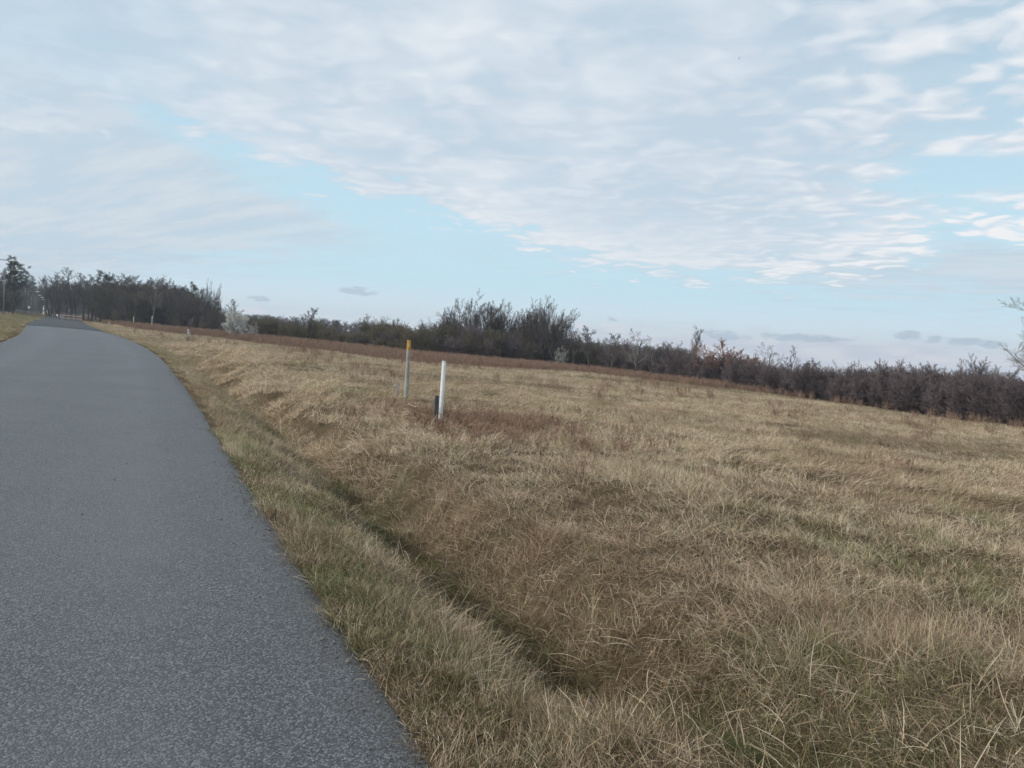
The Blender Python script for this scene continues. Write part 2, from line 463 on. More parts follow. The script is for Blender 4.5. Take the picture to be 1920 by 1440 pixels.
def mat_asphalt(name, lo, mid, hi, worn=True):
    m, T, out = new_mat(name)
    g = T.add('ShaderNodeNewGeometry'); pos = g.outputs['Position']
    vo = T.add('ShaderNodeTexVoronoi', feature='F1'); T.l.new(pos, vo.inputs['Vector']); vo.inputs['Scale'].default_value = 100.0
    vcol = T.add('ShaderNodeSeparateColor'); T.l.new(vo.outputs['Color'], vcol.inputs[0])
    fine = T.noise(pos, 150.0, 2, 0.6)
    k = T.m('ADD', T.m('MULTIPLY', vcol.outputs[0], 0.6), T.m('MULTIPLY', fine, 0.4))
    col = T.ramp(k, [(0.12, lo), (0.5, mid), (0.92, hi)])
    gap = T.sstep(vo.outputs['Distance'], 0.45, 0.72)
    col = T.mix(T.m('MULTIPLY', gap, 0.6), col, (0.035, 0.036, 0.038))
    if worn:
        w1 = T.noise(pos, 0.45, 4, 0.6); w2 = T.noise(pos, 3.0, 4, 0.6)
        col = T.mix(T.sstep(w1, 0.38, 0.66, 0.0, 0.25), col, (0.105, 0.11, 0.116))
        col = T.mix(T.sstep(w2, 0.52, 0.72, 0.0, 0.22), col, (0.05, 0.051, 0.052))
        al = T.add('ShaderNodeAttribute', attribute_name='lane')
        col = T.mix(T.m('MULTIPLY', al.outputs['Fac'], T.sstep(w1, 0.25, 0.65, 0.10, 0.40)), col, (0.17, 0.175, 0.18))
        # browner dust towards the edge
        at_ = T.add('ShaderNodeAttribute', attribute_name='tone')
        ed = T.m('MULTIPLY', T.sstep(at_.outputs['Fac'], 0.0, 1.0), T.sstep(w2, 0.3, 0.6))
        col = T.mix(T.m('MULTIPLY', ed, 0.65), col, (0.085, 0.070, 0.055))
    b = T.add('ShaderNodeBsdfPrincipled'); T.l.new(col, b.inputs['Base Color'])
    b.inputs['Roughness'].default_value = 0.55; b.inputs['Specular IOR Level'].default_value = 0.6 if worn else 0.2
    bp = T.add('ShaderNodeBump'); bp.inputs['Strength'].default_value = 0.9; bp.inputs['Distance'].default_value = 0.006; bp.invert = True
    T.l.new(T.m('ADD', vo.outputs['Distance'], T.m('MULTIPLY', vcol.outputs[1], 0.5)), bp.inputs['Height']); T.l.new(bp.outputs[0], b.inputs['Normal'])
    T.l.new(b.outputs[0], out.inputs[0])
    return m


# ------------------------------------------------------------------ ground
def build_ground():
    r = [0.0, 0.4]
    while r[-1] < 1200:
        r.append(r[-1] * 1.02 + 0.004)
    r = np.array(r[1:])
    az = np.radians(np.concatenate([np.arange(-54, 54, 0.4), np.arange(54, 306, 4.0)]))
    n, k = len(r), len(az)
    X = r[:, None] * np.sin(az)[None]; Y = r[:, None] * np.cos(az)[None]
    Z = height(X.ravel(), Y.ravel())
    v = np.stack([X.ravel(), Y.ravel(), Z], 1)
    i = np.arange(n * k).reshape(n, k)
    j = np.roll(i, -1, 1)
    q = np.stack([i[:-1], i[1:], j[1:], j[:-1]], -1).reshape(-1, 4)
    v = np.vstack([v, [[0, 0, -0.14]]])
    t = np.stack([np.full(k, n * k), i[0], j[0]], -1)
    link('ground', mesh_np('ground', v, t, q, True, mat_ground()), kind='structure')


build_ground()


# ------------------------------------------------------------------ road
def road_strip(name, y0, y1, mat, dz, seam=0.0, step=None, w0=0.0, w1=RW, edge_jit=0.085):
    ys = [y0]
    while ys[-1] < y1:
        ys.append(ys[-1] + (0.06 if -1 < ys[-1] < 14 else 0.25 if ys[-1] < 40 else 1.0 if ys[-1] > 0 else 1.0))
    ys = np.array(ys)
    cols = np.array([0, 0.03, 0.12, 0.3, 0.6, 1.0, 1.6, 2.3, 3.05, 3.8, 4.5, 5.1, 5.5, 5.8, 5.98, 6.07, 6.1]) / RW
    c, d = edge_cos(ys)
    nx, ny = c, -d * c                                     # unit normal to the right
    ex = edge_x(ys)
    t = w0 + cols[None] * (w1 - w0)
    jr = edge_jit * (fbm(ys * 3.1, ys * 0 + 3.3, 4) - 0.5) * 2 + 0.06 * (vnoise(ys * 0.45, ys * 0 + 8) - 0.5)
    jl = edge_jit * (fbm(ys * 2.1, ys * 0 + 7.7, 4) - 0.5) * 2
    t = t + (jr[:, None] * (1 - cols[None]) ** 6 + jl[:, None] * cols[None] ** 6)
    yy0 = ys[:, None] + seam * cols[None] * np.clip(1 - (ys[:, None] - y0) / 20.0, 0, 1)
    X = np.interp(yy0, _EY, _EX) - nx[:, None] * t; Y = yy0 - ny[:, None] * t
    u = np.clip(t / RW, 0, 1)
    Z = dz + 0.07 * (1 - (2 * u - 1) ** 2) - 0.03 * np.exp(-t / 0.05) + 0.006 * (vnoise(X * 1.3, Y * 1.3) - 0.5)
    tone = np.exp(-np.abs(t) / 0.16); lane = np.exp(-((t - 1.25) / 0.42) ** 2) + np.exp(-((t - 2.75) / 0.38) ** 2) + np.exp(-((t - 4.5) / 0.6) ** 2)
    n, k = X.shape
    # skirts on both sides
    X = np.hstack([X[:, :1], X, X[:, -1:]]); Y = np.hstack([Y[:, :1], Y, Y[:, -1:]]); Z = np.hstack([Z[:, :1] - 0.12, Z, Z[:, -1:] - 0.12])
    tone = np.hstack([tone[:, :1], tone, tone[:, -1:]]); lane = np.hstack([lane[:, :1], lane, lane[:, -1:]])
    k += 2
    i = np.arange(n * k).reshape(n, k)
    q = np.stack([i[:-1, :-1], i[:-1, 1:], i[1:, 1:], i[1:, :-1]], -1).reshape(-1, 4)[:, ::-1]
    v = np.stack([X.ravel(), Y.ravel(), Z.ravel()], 1)
    return mesh_np(name, v, None, q, True, mat, {'tone': tone.ravel(), 'lane': lane.ravel()})


M_ASPH = mat_asphalt('worn_asphalt', (0.017, 0.018, 0.021), (0.072, 0.076, 0.083), (0.275, 0.285, 0.30))
M_DARK = mat_asphalt('dark_asphalt', (0.020, 0.021, 0.024), (0.038, 0.041, 0.046), (0.07, 0.072, 0.078), worn=False)
road = link('road', road_strip('road', -45, 84, M_ASPH, 0.0), kind='structure')
link('resurfaced_road', road_strip('resurfaced_road', 68.6, 330, M_DARK, 0.022, seam=11.0), kind='structure')
# ------------------------------------------------------------------ instanced ground cover (stuff)
def unlinked_collection(name, meshes):
    c = bpy.data.collections.new(name)
    for i, me in enumerate(meshes):
        o = bpy.data.objects.new('%s_%03d' % (name, i), me); c.objects.link(o)
    return c


def scatter(name, coll, pts, rot, scl, idx, label, cat):
    """one stuff object: points that carry copies of the plants in a collection"""
    me = bpy.data.meshes.new(name); me.vertices.add(len(pts)); me.vertices.foreach_set('co', np.asarray(pts, np.float32).ravel())
    a = me.attributes.new('rot', 'FLOAT_VECTOR', 'POINT'); a.data.foreach_set('vector', np.asarray(rot, np.float32).ravel())
    a = me.attributes.new('scl', 'FLOAT_VECTOR', 'POINT'); a.data.foreach_set('vector', np.asarray(scl, np.float32).ravel())
    a = me.attributes.new('pick', 'INT', 'POINT'); a.data.foreach_set('value', np.asarray(idx, np.int32))
    me.update()
    o = link(name, me, label=label, cat=cat, kind='stuff')
    ng = bpy.data.node_groups.new(name, 'GeometryNodeTree')
    ng.interface.new_socket('Geometry', in_out='INPUT', socket_type='NodeSocketGeometry')
    ng.interface.new_socket('Geometry', in_out='OUTPUT', socket_type='NodeSocketGeometry')
    N = ng.nodes; L = ng.links
    gi = N.new('NodeGroupInput'); go = N.new('NodeGroupOutput'); ip = N.new('GeometryNodeInstanceOnPoints')
    ci = N.new('GeometryNodeCollectionInfo'); ci.inputs['Collection'].default_value = coll
    ci.inputs['Separate Children'].default_value = True; ci.inputs['Reset Children'].default_value = True
    ip.inputs['Pick Instance'].default_value = True

    def named(attr, typ):
        n = N.new('GeometryNodeInputNamedAttribute'); n.data_type = typ; n.inputs['Name'].default_value = attr
        return n.outputs[0]
    e2r = N.new('FunctionNodeEulerToRotation')
    L.new(named('rot', 'FLOAT_VECTOR'), e2r.inputs[0]); L.new(e2r.outputs[0], ip.inputs['Rotation'])
    L.new(named('scl', 'FLOAT_VECTOR'), ip.inputs['Scale']); L.new(named('pick', 'INT'), ip.inputs['Instance Index'])
    L.new(gi.outputs[0], ip.inputs['Points']); L.new(ci.outputs[0], ip.inputs['Instance']); L.new(ip.outputs[0], go.inputs[0])
    o.modifiers.new('plants', 'NODES').node_group = ng
    return o


def blades(root, ph, L, W, th, bend, seg, g, tone, grn, ground=None, lift=None):
    """curved ribbons; root (n,3), ph heading, th first tilt from the vertical, bend the turn along the blade"""
    n = len(root); p = root.copy(); pts = [p]; side = []
    curl = g.normal(0, 0.5, n) / seg
    for k in range(seg):
        d = np.stack([np.sin(th) * np.cos(ph), np.sin(th) * np.sin(ph), np.cos(th)], 1)
        side.append(np.stack([-np.sin(ph), np.cos(ph), np.zeros(n)], 1))
        p = p + d * (L / seg)[:, None]
        fl = (ground(p[:, 0], p[:, 1]) if ground is not None else 0.0) + lift * (0.4 + 0.6 * (k + 1) / seg)
        p[:, 2] = np.maximum(p[:, 2], fl)
        pts.append(p); th = np.clip(th + bend / seg, 0.0, 2.1); ph = ph + curl
    tw = g.normal(0, 0.5, n)
    V = []
    for k in range(seg):
        w = W * (1 - 0.7 * (k / seg) ** 1.5) * 0.5
        sd = side[k] * np.cos(tw)[:, None] + np.array([0, 0, 1.0]) * np.sin(tw)[:, None]
        V += [pts[k] - sd * w[:, None], pts[k] + sd * w[:, None]]
    V.append(pts[seg]); m = len(V)
    V = np.stack(V, 1).reshape(-1, 3)
    base = np.arange(n)[:, None] * m
    q = np.concatenate([base + np.array([2 * k, 2 * k + 1, 2 * k + 3, 2 * k + 2]) for k in range(seg - 1)])
    t = base + np.array([2 * seg - 2, 2 * seg - 1, 2 * seg])
    return V, t, q, np.repeat(tone, m), np.repeat(grn, m)


M_GRASS = mat_grass('meadow_grass')
M_RUS = mat_twig('russet_stem', (0.17, 0.105, 0.075), (0.40, 0.275, 0.20))


def weed(seed, h=0.45):
    """dry upright stems with short side sprays"""
    g = np.random.default_rng(seed); G = Geo()
    for _ in range(11):
        a = g.random() * 6.283; b = abs(g.normal(0, 0.22)); L = h * g.uniform(0.55, 1.1)
        p0 = np.array([g.normal(0, .08), g.normal(0, .08), -0.02]); d = np.array([math.cos(a) * math.sin(b), math.sin(a) * math.sin(b), math.cos(b)])
        P = np.stack([p0, p0 + d * L * 0.5, p0 + d * L + np.array([0.03 * math.cos(a), 0.03 * math.sin(a), 0])])[None]
        tn = g.random()
        v, q = tubes(P, np.array([[0.0032, 0.0026, 0.0014]]), 3); G.add(v, None, q, tn)
        m = 9
        t = g.uniform(0.35, 1.0, m); s = p0 + d * L * t[:, None]
        aa = g.random(m) * 6.283; dd = np.stack([np.cos(aa) * .6, np.sin(aa) * .6, np.full(m, .8)], 1); ll = g.uniform(0.03, 0.10, m)
        P2 = np.stack([s, s + dd * ll[:, None]], 1)
        v, q = tubes(P2, np.stack([np.full(m, 0.0022), np.full(m, 0.0038)], 1), 3); G.add(v, None, q, min(1, tn + 0.1))
    return G.mesh('weed', M_RUS)


weed_t = [weed(120 + i) for i in range(6)]


def sample(dens, rmax, a0=-46, a1=46, rmin=0.8, seed=1):
    """random ground points in a wedge with dens(r) per square metre"""
    g = np.random.default_rng(seed)
    P = []
    e = [rmin]
    while e[-1] < rmax:
        e.append(min(e[-1] * 1.12 + 0.2, rmax))
    for lo, hi in zip(e[:-1], e[1:]):
        area = (R(a1) - R(a0)) / 2 * (hi * hi - lo * lo)
        n = int(area * dens((lo + hi) / 2))
        r = np.sqrt(g.uniform(lo * lo, hi * hi, n)); a = g.uniform(R(a0), R(a1), n)
        P.append(np.stack([r * np.sin(a), r * np.cos(a)], 1))
    return np.vstack(P)


# where the field ends and the thicket begins: photo (column, row) of the line, turned into ground points
EDGE_PX = [(-60, 588), (60, 594), (120, 598), (200, 606), (300, 618), (400, 628), (480, 637), (620, 651), (760, 666), (900, 679), (1100, 696), (1300, 722), (1500, 747), (1700, 776), (1920, 805), (2060, 824)]
EDGE = np.array([hit(*p)[:2] for p in EDGE_PX])
_ea = np.arctan2(EDGE[:, 0], EDGE[:, 1]); _er = np.hypot(EDGE[:, 0], EDGE[:, 1])
_o = np.argsort(_ea); _ea = _ea[_o]; _er = _er[_o]


def edge_r(x, y):
    return np.interp(np.arctan2(x, y), _ea, _er)


print('EDGE', [(round(a[0], 1), round(a[1], 1)) for a in EDGE])


def comb(x, y):
    return 6.0 * fbm(x * 0.13 + 40, y * 0.13, 2) + 2.2 * (vnoise(x * 0.8, y * 0.8 + 9) - 0.5) - 0.9


def slope_rot(n, ang, tilt=0.12, seed=2):
    g = np.random.default_rng(seed)
    return np.stack([g.normal(0, tilt, n), g.normal(0, tilt, n), ang], 1)


R_NEAR = 11.5


def greenness(x, y, s):
    gz = fbm(x * 0.5 + 11, y * 0.5, 3)
    return 0.05 + 0.60 * sm(gz, 0.56, 0.66) + 0.55 * np.exp(-((s - 1.5) / 0.28) ** 2) + 0.25 * np.exp(-((s - 0.3) / 0.2) ** 2)


def near_grass():
    """every blade of the foreground on the ground itself"""
    g = np.random.default_rng(4)
    P = sample(lambda r: 260 if r < 4.5 else 260 * (4.5 / r) ** 1.05, R_NEAR + 1.5, a0=-42, a1=47, rmin=0.9, seed=3)
    P2 = sample(lambda r: 230 if r < 4.5 else 230 * (4.5 / r) ** 1.0, R_NEAR + 1.5, a0=-42, a1=30, rmin=0.9, seed=5)
    s2 = sdist(*P2.T); P = np.vstack([P, P2[(s2 > -0.02) & (s2 < 0.9)]])
    x, y = P.T; s = sdist(x, y); r = np.hypot(x, y)
    k = (s > -0.07 + 0.14 * vnoise(x * 2.6, y * 2.6)) & (r < R_NEAR + 1.5 * g.random(len(x)))
    x, y, s, r = x[k], y[k], s[k], r[k]; n = len(x)
    gp = greenness(x, y, s)
    verge = g.random(n) < sm(s, 1.0, 0.30)
    green = g.random(n) < gp * np.where(verge, 0.7, 0.62)
    dit = np.exp(-((s - 1.50) / 0.36) ** 2)  # ditch mask: a darker blade tone here paints in deeper ditch shadow
    nb = np.where(r < 6, 23, 18); nb = np.where(verge, nb * 1.35, nb).astype(int)
    tuss = fbm(x * 0.85 + 70, y * 0.85, 2)                 # taller and lower places
    Lc = np.where(verge, 0.11, np.where(green, 0.14, 0.185)) * (0.45 + 1.1 * tuss) * (1 - 0.25 * dit) * g.uniform(0.75, 1.3, n)
    thc = np.where(verge, 0.75, np.where(green, 0.7, 1.15)) + g.normal(0, 0.15, n) - 0.3 * sm(tuss, 0.55, 0.8)
    phc = comb(x, y) + g.normal(0, 0.5, n) + np.where(g.random(n) < 0.5, g.uniform(-3, 3, n), 0)
    spr = np.where(verge, 1.2, np.where(green, 1.3, 1.05))
    toc = np.clip(0.34 + 0.03 * r + 0.24 * g.normal(size=n) - 0.42 * dit + 0.35 * (tuss - 0.5), 0.0, 0.95)  # shading put into the tone: darker near the camera, paler with distance
    grc = np.where(green, g.uniform(0.55, 1.0, n), np.where(g.random(n) < 0.15, 0.2, 0.0)) + 0.06 * verge + 0.30 * np.exp(-((s - 1.50) / 0.32) ** 2)
    i = np.repeat(np.arange(n), nb); N = len(i)
    rad = np.where(verge, 0.10, 0.13)[i] * np.sqrt(g.random(N)); ra = g.random(N) * 6.283
    bx = x[i] + rad * np.cos(ra); by = y[i] + rad * np.sin(ra)
    z = height(bx, by) - 0.015
    L = Lc[i] * g.uniform(0.6, 1.35, N); W = g.uniform(0.0018, 0.0046, N) * np.where(r[i] > 7, 1.35, 1.0)
    ph = phc[i] + g.normal(0, 1, N) * spr[i]; th = np.clip(thc[i] + g.normal(0, 0.28, N), 0.05, 1.5)
    bend = g.normal(0.65, 0.45, N); tone = np.clip(toc[i] + g.normal(0, 0.27, N), 0, 1)
    lift = g.uniform(0.003, 0.06, N) * (0.3 + 1.4 * tuss[i])
    gr = np.clip(grc[i] + g.normal(0, 0.08, N), 0, 1) * (grc[i] > 0)
    far_b = r[i] > 6.5
    for nm, sel, lab in (('dry_grass', ~(verge | green)[i], 'matted dry tan grass in the foreground of the field'), ('verge_grass', (verge & ~green)[i], 'short dry grass fringing the near road edge'), ('green_grass', green[i], 'green tufts between the dry grass in the foreground')):
        A = [blades(np.stack([bx, by, z], 1)[m], ph[m], L[m], W[m], th[m], bend[m], sg, g, tone[m], gr[m], height, lift[m]) for m, sg in ((sel & ~far_b, 3), (sel & far_b, 2))]
        o_ = len(A[0][0])
        link(nm, mesh_np(nm, np.vstack([A[0][0], A[1][0]]), np.vstack([A[0][1], A[1][1] + o_]), np.vstack([A[0][2], A[1][2] + o_]), False, M_GRASS, {'tone': np.concatenate([A[0][3], A[1][3]]), 'grn': np.concatenate([A[0][4], A[1][4]])}), label=lab, cat='grass', kind='stuff')
        print(nm, int(sel.sum()))
    # long pale straws lying over it
    P = sample(lambda r: 14 if r < 5 else 14 * (5 / r) ** 1.3, 16, a0=-40, a1=46, rmin=1.2, seed=6)
    x, y = P.T; s = sdist(x, y); k = (s > 0.7) & (fbm(x * 0.7 + 5, y * 0.7 + 60, 2) > 0.42); x, y = x[k], y[k]
    i = np.repeat(np.arange(len(x)), 4); N = len(i); bx = x[i] + g.normal(0, .05, N); by = y[i] + g.normal(0, .05, N)
    V, t, q, tn, gn = blades(np.stack([bx, by, height(bx, by)], 1), (comb(x, y) + g.normal(0, 0.8, len(x)))[i] + g.normal(0, 0.5, N), g.uniform(0.14, 0.42, N), g.uniform(0.003, 0.0058, N), np.clip(g.normal(1.05, 0.3, N), 0.1, 1.45), g.normal(0.6, 0.5, N), 5, g,
                             np.clip(g.normal(0.82, 0.14, N), 0, 1), np.where(g.random(N) < 0.15, 0.35, 0.0), height, g.uniform(0.02, 0.12, N))
    link('straw_stalks', mesh_np('straw_stalks', V, t, q, False, M_GRASS, {'tone': tn, 'grn': gn}), label='long pale straw stalks lying over the matted grass', cat='grass', kind='stuff')


def turf(seed, size, kind):
    """a piece of meadow to be repeated farther off"""
    g = np.random.default_rng(seed)
    n = 60 if kind == 'field' else 40
    x = g.uniform(-size, size, n) / 2; y = g.uniform(-size, size, n) / 2
    green = g.random(n) < {'field': 0.10, 'green': 0.8, 'verge': 0.3}[kind]
    i = np.repeat(np.arange(n), 15); N = len(i)
    root = np.stack([x[i] + g.normal(0, .10, N), y[i] + g.normal(0, .10, N), np.full(N, -0.02)], 1)
    low = kind != 'field'
    L = np.where(green, 0.15, 0.21 if not low else 0.14)[i] * g.uniform(0.6, 1.35, N) * g.uniform(0.7, 1.3, n)[i]
    ph = (g.normal(0, 0.8, n) if not low else g.random(n) * 6.28)[i] + g.normal(0, 0.6, N)
    th = np.clip(np.where(green | low, 0.6, 1.05)[i] + g.normal(0, 0.3, N), 0.05, 1.5)
    tone = np.clip(np.clip(0.68 + 0.18 * g.normal(size=n), 0, 1)[i] + g.normal(0, 0.22, N), 0, 1)  # paler mean tone stands in for less shadow among distant blades
    gr = np.where(green, g.uniform(0.5, 1.0, n), 0.0)[i]
    V, t, q, tn, gn = blades(root, ph, L, g.uniform(0.004, 0.008, N), th, g.normal(0.6, 0.4, N), 3, g, tone, gr, None, g.uniform(0.0, 0.06, N))
    return mesh_np('turf', V, t, q, False, M_GRASS, {'tone': tn, 'grn': gn})


def tilt_rot(x, y, ang):
    e = 0.5
    gx = (height(x + e, y) - height(x - e, y)) / (2 * e); gy = (height(x, y + e) - height(x, y - e)) / (2 * e)
    lx = gx * np.cos(ang) + gy * np.sin(ang); ly = -gx * np.sin(ang) + gy * np.cos(ang)
    return np.stack([np.arctan(ly), -np.arctan(lx), ang], 1)


def far_grass():
    g = np.random.default_rng(14)
    kinds = [turf(200 + k, 1.7, 'field') for k in range(7)] + [turf(210 + k, 0.9, 'green') for k in range(3)] + [turf(220 + k, 1.0, 'verge') for k in range(3)]
    X, Y, S, K = [], [], [], []
    for lo, hi, st, sc_ in ((R_NEAR, 30, 0.85, 1.0), (30, 60, 1.35, 1.45), (60, 155, 2.4, 2.3)):
        xs = np.arange(-hi, hi, st); gx, gy = np.meshgrid(xs, np.arange(0, hi, st))
        gx = (gx + g.uniform(-.5, .5, gx.shape) * st).ravel(); gy = (gy + g.uniform(-.5, .5, gy.shape) * st).ravel()
        r = np.hypot(gx, gy); s = sdist(gx, gy); az = np.degrees(np.arctan2(gx, gy))
        m = (r >= lo) & (r < hi) & (np.abs(az) < 46) & (r < edge_r(gx, gy) + 1.0) & (s > 0.9 * sc_ * 0.85 + 0.1)
        X.append(gx[m]); Y.append(gy[m]); S.append(np.full(m.sum(), sc_)); K.append(g.integers(0, 7, m.sum()))
        # single green tufts
        m2 = m & (g.random(len(r)) < 0.05 + 0.5 * sm(greenness(gx, gy, s), 0.3, 0.6))
        X.append(gx[m2] + 0.3); Y.append(gy[m2]); S.append(np.full(m2.sum(), sc_ * 0.8)); K.append(g.integers(7, 10, m2.sum()))
    # verge beside the road
    ys = np.arange(9, 150, 0.32); ys = ys[g.random(len(ys)) < np.clip(60 / ys, 0.4, 1)]
    for o_ in (0.42, 0.75, 1.25, 1.8):
        yy = ys + g.uniform(-.2, .2, len(ys)); c, d = edge_cos(yy); t = o_ + g.uniform(-.12, .12, len(ys))
        xx = edge_x(yy) + c * t; yv = yy - d * c * t; m = np.hypot(xx, yv) > R_NEAR - 0.5
        X.append(xx[m]); Y.append(yv[m]); S.append(np.full(m.sum(), 0.62 if o_ < 0.5 else 0.95)); K.append(g.integers(10, 13, m.sum()))
    X, Y, S, K = (np.concatenate(a) for a in (X, Y, S, K)); n = len(X)
    ang = comb(X, Y) + g.normal(0, 0.3, n); w = S * g.uniform(0.9, 1.15, n); hh = S ** 0.45 * g.uniform(0.7, 1.15, n)
    print('far turf', n)
    scatter('meadow_grass', unlinked_collection('meadow_kinds', kinds), np.stack([X, Y, height(X, Y)], 1), tilt_rot(X, Y, ang), np.stack([w, w, hh], 1), K, 'dry tan meadow grass stretching from the posts to the thicket', 'grass')


def weeds_and_bank():
    g = np.random.default_rng(24)
    # russet weeds: a patch round the posts and the band along the thicket
    P = sample(lambda r: 26 if r < 30 else 26 * (30 / r) ** 1.25, 150, a0=-40, a1=40, rmin=8, seed=8)
    x, y = P.T; s = sdist(x, y); r = np.hypot(x, y); az = np.degrees(np.arctan2(x, y))
    patch = np.exp(-(((x + 0.4) / 1.9) ** 2 + ((y - 15.4) / 2.0) ** 2)) * 0.5 + 0.75 * np.exp(-(((x - 1.45) / 0.45) ** 2 + ((y - 12.9) / 0.35) ** 2))
    er = edge_r(x, y)
    band_w = np.interp(az, [-40, -24, -10, 0, 8, 16, 34], [30, 40, 38, 30, 18, 4, 1.5])
    band = sm(er - r, band_w, band_w * 0.45) * (s > 2.6) * np.interp(az, [-30, -22, -18, 12, 20], [0.2, 0.7, 0.95, 0.8, 0.15])
    spot = 0.025 * sm(fbm(x * .3, y * .3 + 30, 2), 0.55, 0.75)
    k = (g.random(len(x)) < np.clip(patch + band + spot, 0, 1)) & (s > 2.2) & (r < er - 0.3)
    x, y, r = x[k], y[k], r[k]; n = len(x)
    sc_ = g.uniform(0.6, 1.15, n) * np.clip(r / 25, 1, 4) ** 0.45
    hh = sc_ * np.where(r < 25, 0.72, 1.0)
    scatter('russet_weeds', unlinked_collection('russet_kinds', weed_t), np.stack([x, y, height(x, y)], 1), slope_rot(n, g.random(n) * 6.28, 0.15), np.stack([sc_, sc_, hh], 1), g.integers(0, len(weed_t), n),
            'russet dead weed stems round the posts and along the thicket', 'weeds')
    print('weeds', n)
    # left verge under the lamps
    P = sample(lambda r: 2.2 * (40 / r) ** 0.8, 260, a0=-50, a1=-20, rmin=25, seed=9)
    x, y = P.T; s = sdist(x, y); k = (s < -RW - 0.7) & (s > -RW - 25); x, y = x[k], y[k]; n = len(x)
    sc_ = g.uniform(1.0, 1.7, n)
    mix_t = [turf(230, 1.0, 'verge'), turf(231, 1.0, 'green'), turf(232, 1.0, 'verge')]
    scatter('bank_grass', unlinked_collection('bank_kinds', mix_t), np.stack([x, y, height(x, y)], 1), tilt_rot(x, y, g.random(n) * 6.28), np.stack([sc_, sc_, sc_ * 0.9], 1), g.integers(0, 3, n),
            'green and tan grass on the bank left of the road', 'grass')


def loose_gravel():
    """grit and small stones along the broken edge of the asphalt"""
    g = np.random.default_rng(31); kinds = []
    for k in range(5):
        a = np.array([(x_, y_, z_) for x_ in (-1, 0, 1) for y_ in (-1, 0, 1) for z_ in (-1, 1) if abs(x_) + abs(y_) < 2], float)
        a *= g.uniform(0.7, 1.3, a.shape) * np.array([1, 0.8, 0.55])
        import bmesh
        bm = bmesh.new()
        for p in a: bm.verts.new(p)
        bmesh.ops.convex_hull(bm, input=bm.verts); me = bpy.data.meshes.new('pebble'); bm.to_mesh(me); bm.free(); me.materials.append(M_GRIT); kinds.append(me)
    y = np.concatenate([g.uniform(0.5, 9, 1700), g.uniform(6, 24, 1500)]); t = g.normal(-0.03, 0.10, len(y)) + np.where(g.random(len(y)) < 0.12, g.uniform(-2.6, 0, len(y)), 0)
    c, d = edge_cos(y); x = edge_x(y) + c * t; yy = y - d * c * t
    u = np.clip(-t / RW, 0, 1); z = np.where(t < 0.0, 0.07 * (1 - (2 * u - 1) ** 2) - 0.03 * np.exp(t.clip(max=0) / 0.05), height(x, yy)) + 0.001
    s_ = g.lognormal(math.log(0.0042), 0.4, len(y)); n = len(y)
    scatter('loose_gravel', unlinked_collection('pebbles', kinds), np.stack([x, yy, z], 1), np.stack([g.normal(0, .3, n), g.normal(0, .3, n), g.random(n) * 6.28], 1), np.stack([s_, s_, s_], 1), g.integers(0, 5, n), 'loose grit and small stones along the broken road edge', 'gravel')


M_GRIT = mat_twig('grit', (0.13, 0.13, 0.125), (0.42, 0.41, 0.38))
loose_gravel()
near_grass()
far_grass()
weeds_and_bank()


# ------------------------------------------------------------------ trees
def grow(start, d, L, n, rng_, wig=0.12, trop=0.0):
    """polylines (B,n+1,3) of length L from start along d; trop > 0 bends them upwards"""
    P = [start]; d = d / (np.linalg.norm(d, axis=1, keepdims=True) + 1e-9); D = [d]
    for _ in range(n):
        d = d + rng_.normal(0, wig, d.shape) + np.array([0, 0, trop])
        d = d / np.linalg.norm(d, axis=1, keepdims=True)
        P.append(P[-1] + d * (L / n)[:, None]); D.append(d)
    return np.stack(P, 1), np.stack(D, 1)


def spawn(P, D, L, Rr, m, t0, ang, ratio, rng_, taper=0.55, rr=0.55):
    """m children on every polyline"""
    B, n1, _ = P.shape
    t = t0 + (1 - t0) * (np.arange(m)[None] + rng_.random((B, m))) / m
    f = t * (n1 - 1); i = np.minimum(f.astype(int), n1 - 2); w = (f - i)[..., None]
    b = np.arange(B)[:, None]
    p = P[b, i] * (1 - w) + P[b, i + 1] * w
    T_ = D[b, i + 1]
    a = rng_.normal(ang, 0.16, (B, m)); rnd = rng_.normal(size=(B, m, 3))
    perp = rnd - (rnd * T_).sum(-1, keepdims=True) * T_; perp /= np.linalg.norm(perp, axis=-1, keepdims=True) + 1e-9
    d = T_ * np.cos(a)[..., None] + perp * np.sin(a)[..., None]
    l = L[:, None] * ratio * (1 - taper * t) * rng_.uniform(0.7, 1.25, (B, m))
    rb = (Rr[b, i] * (1 - w[..., 0]) + Rr[b, i + 1] * w[..., 0]) * rr
    return p.reshape(-1, 3), d.reshape(-1, 3), l.ravel(), rb.ravel()


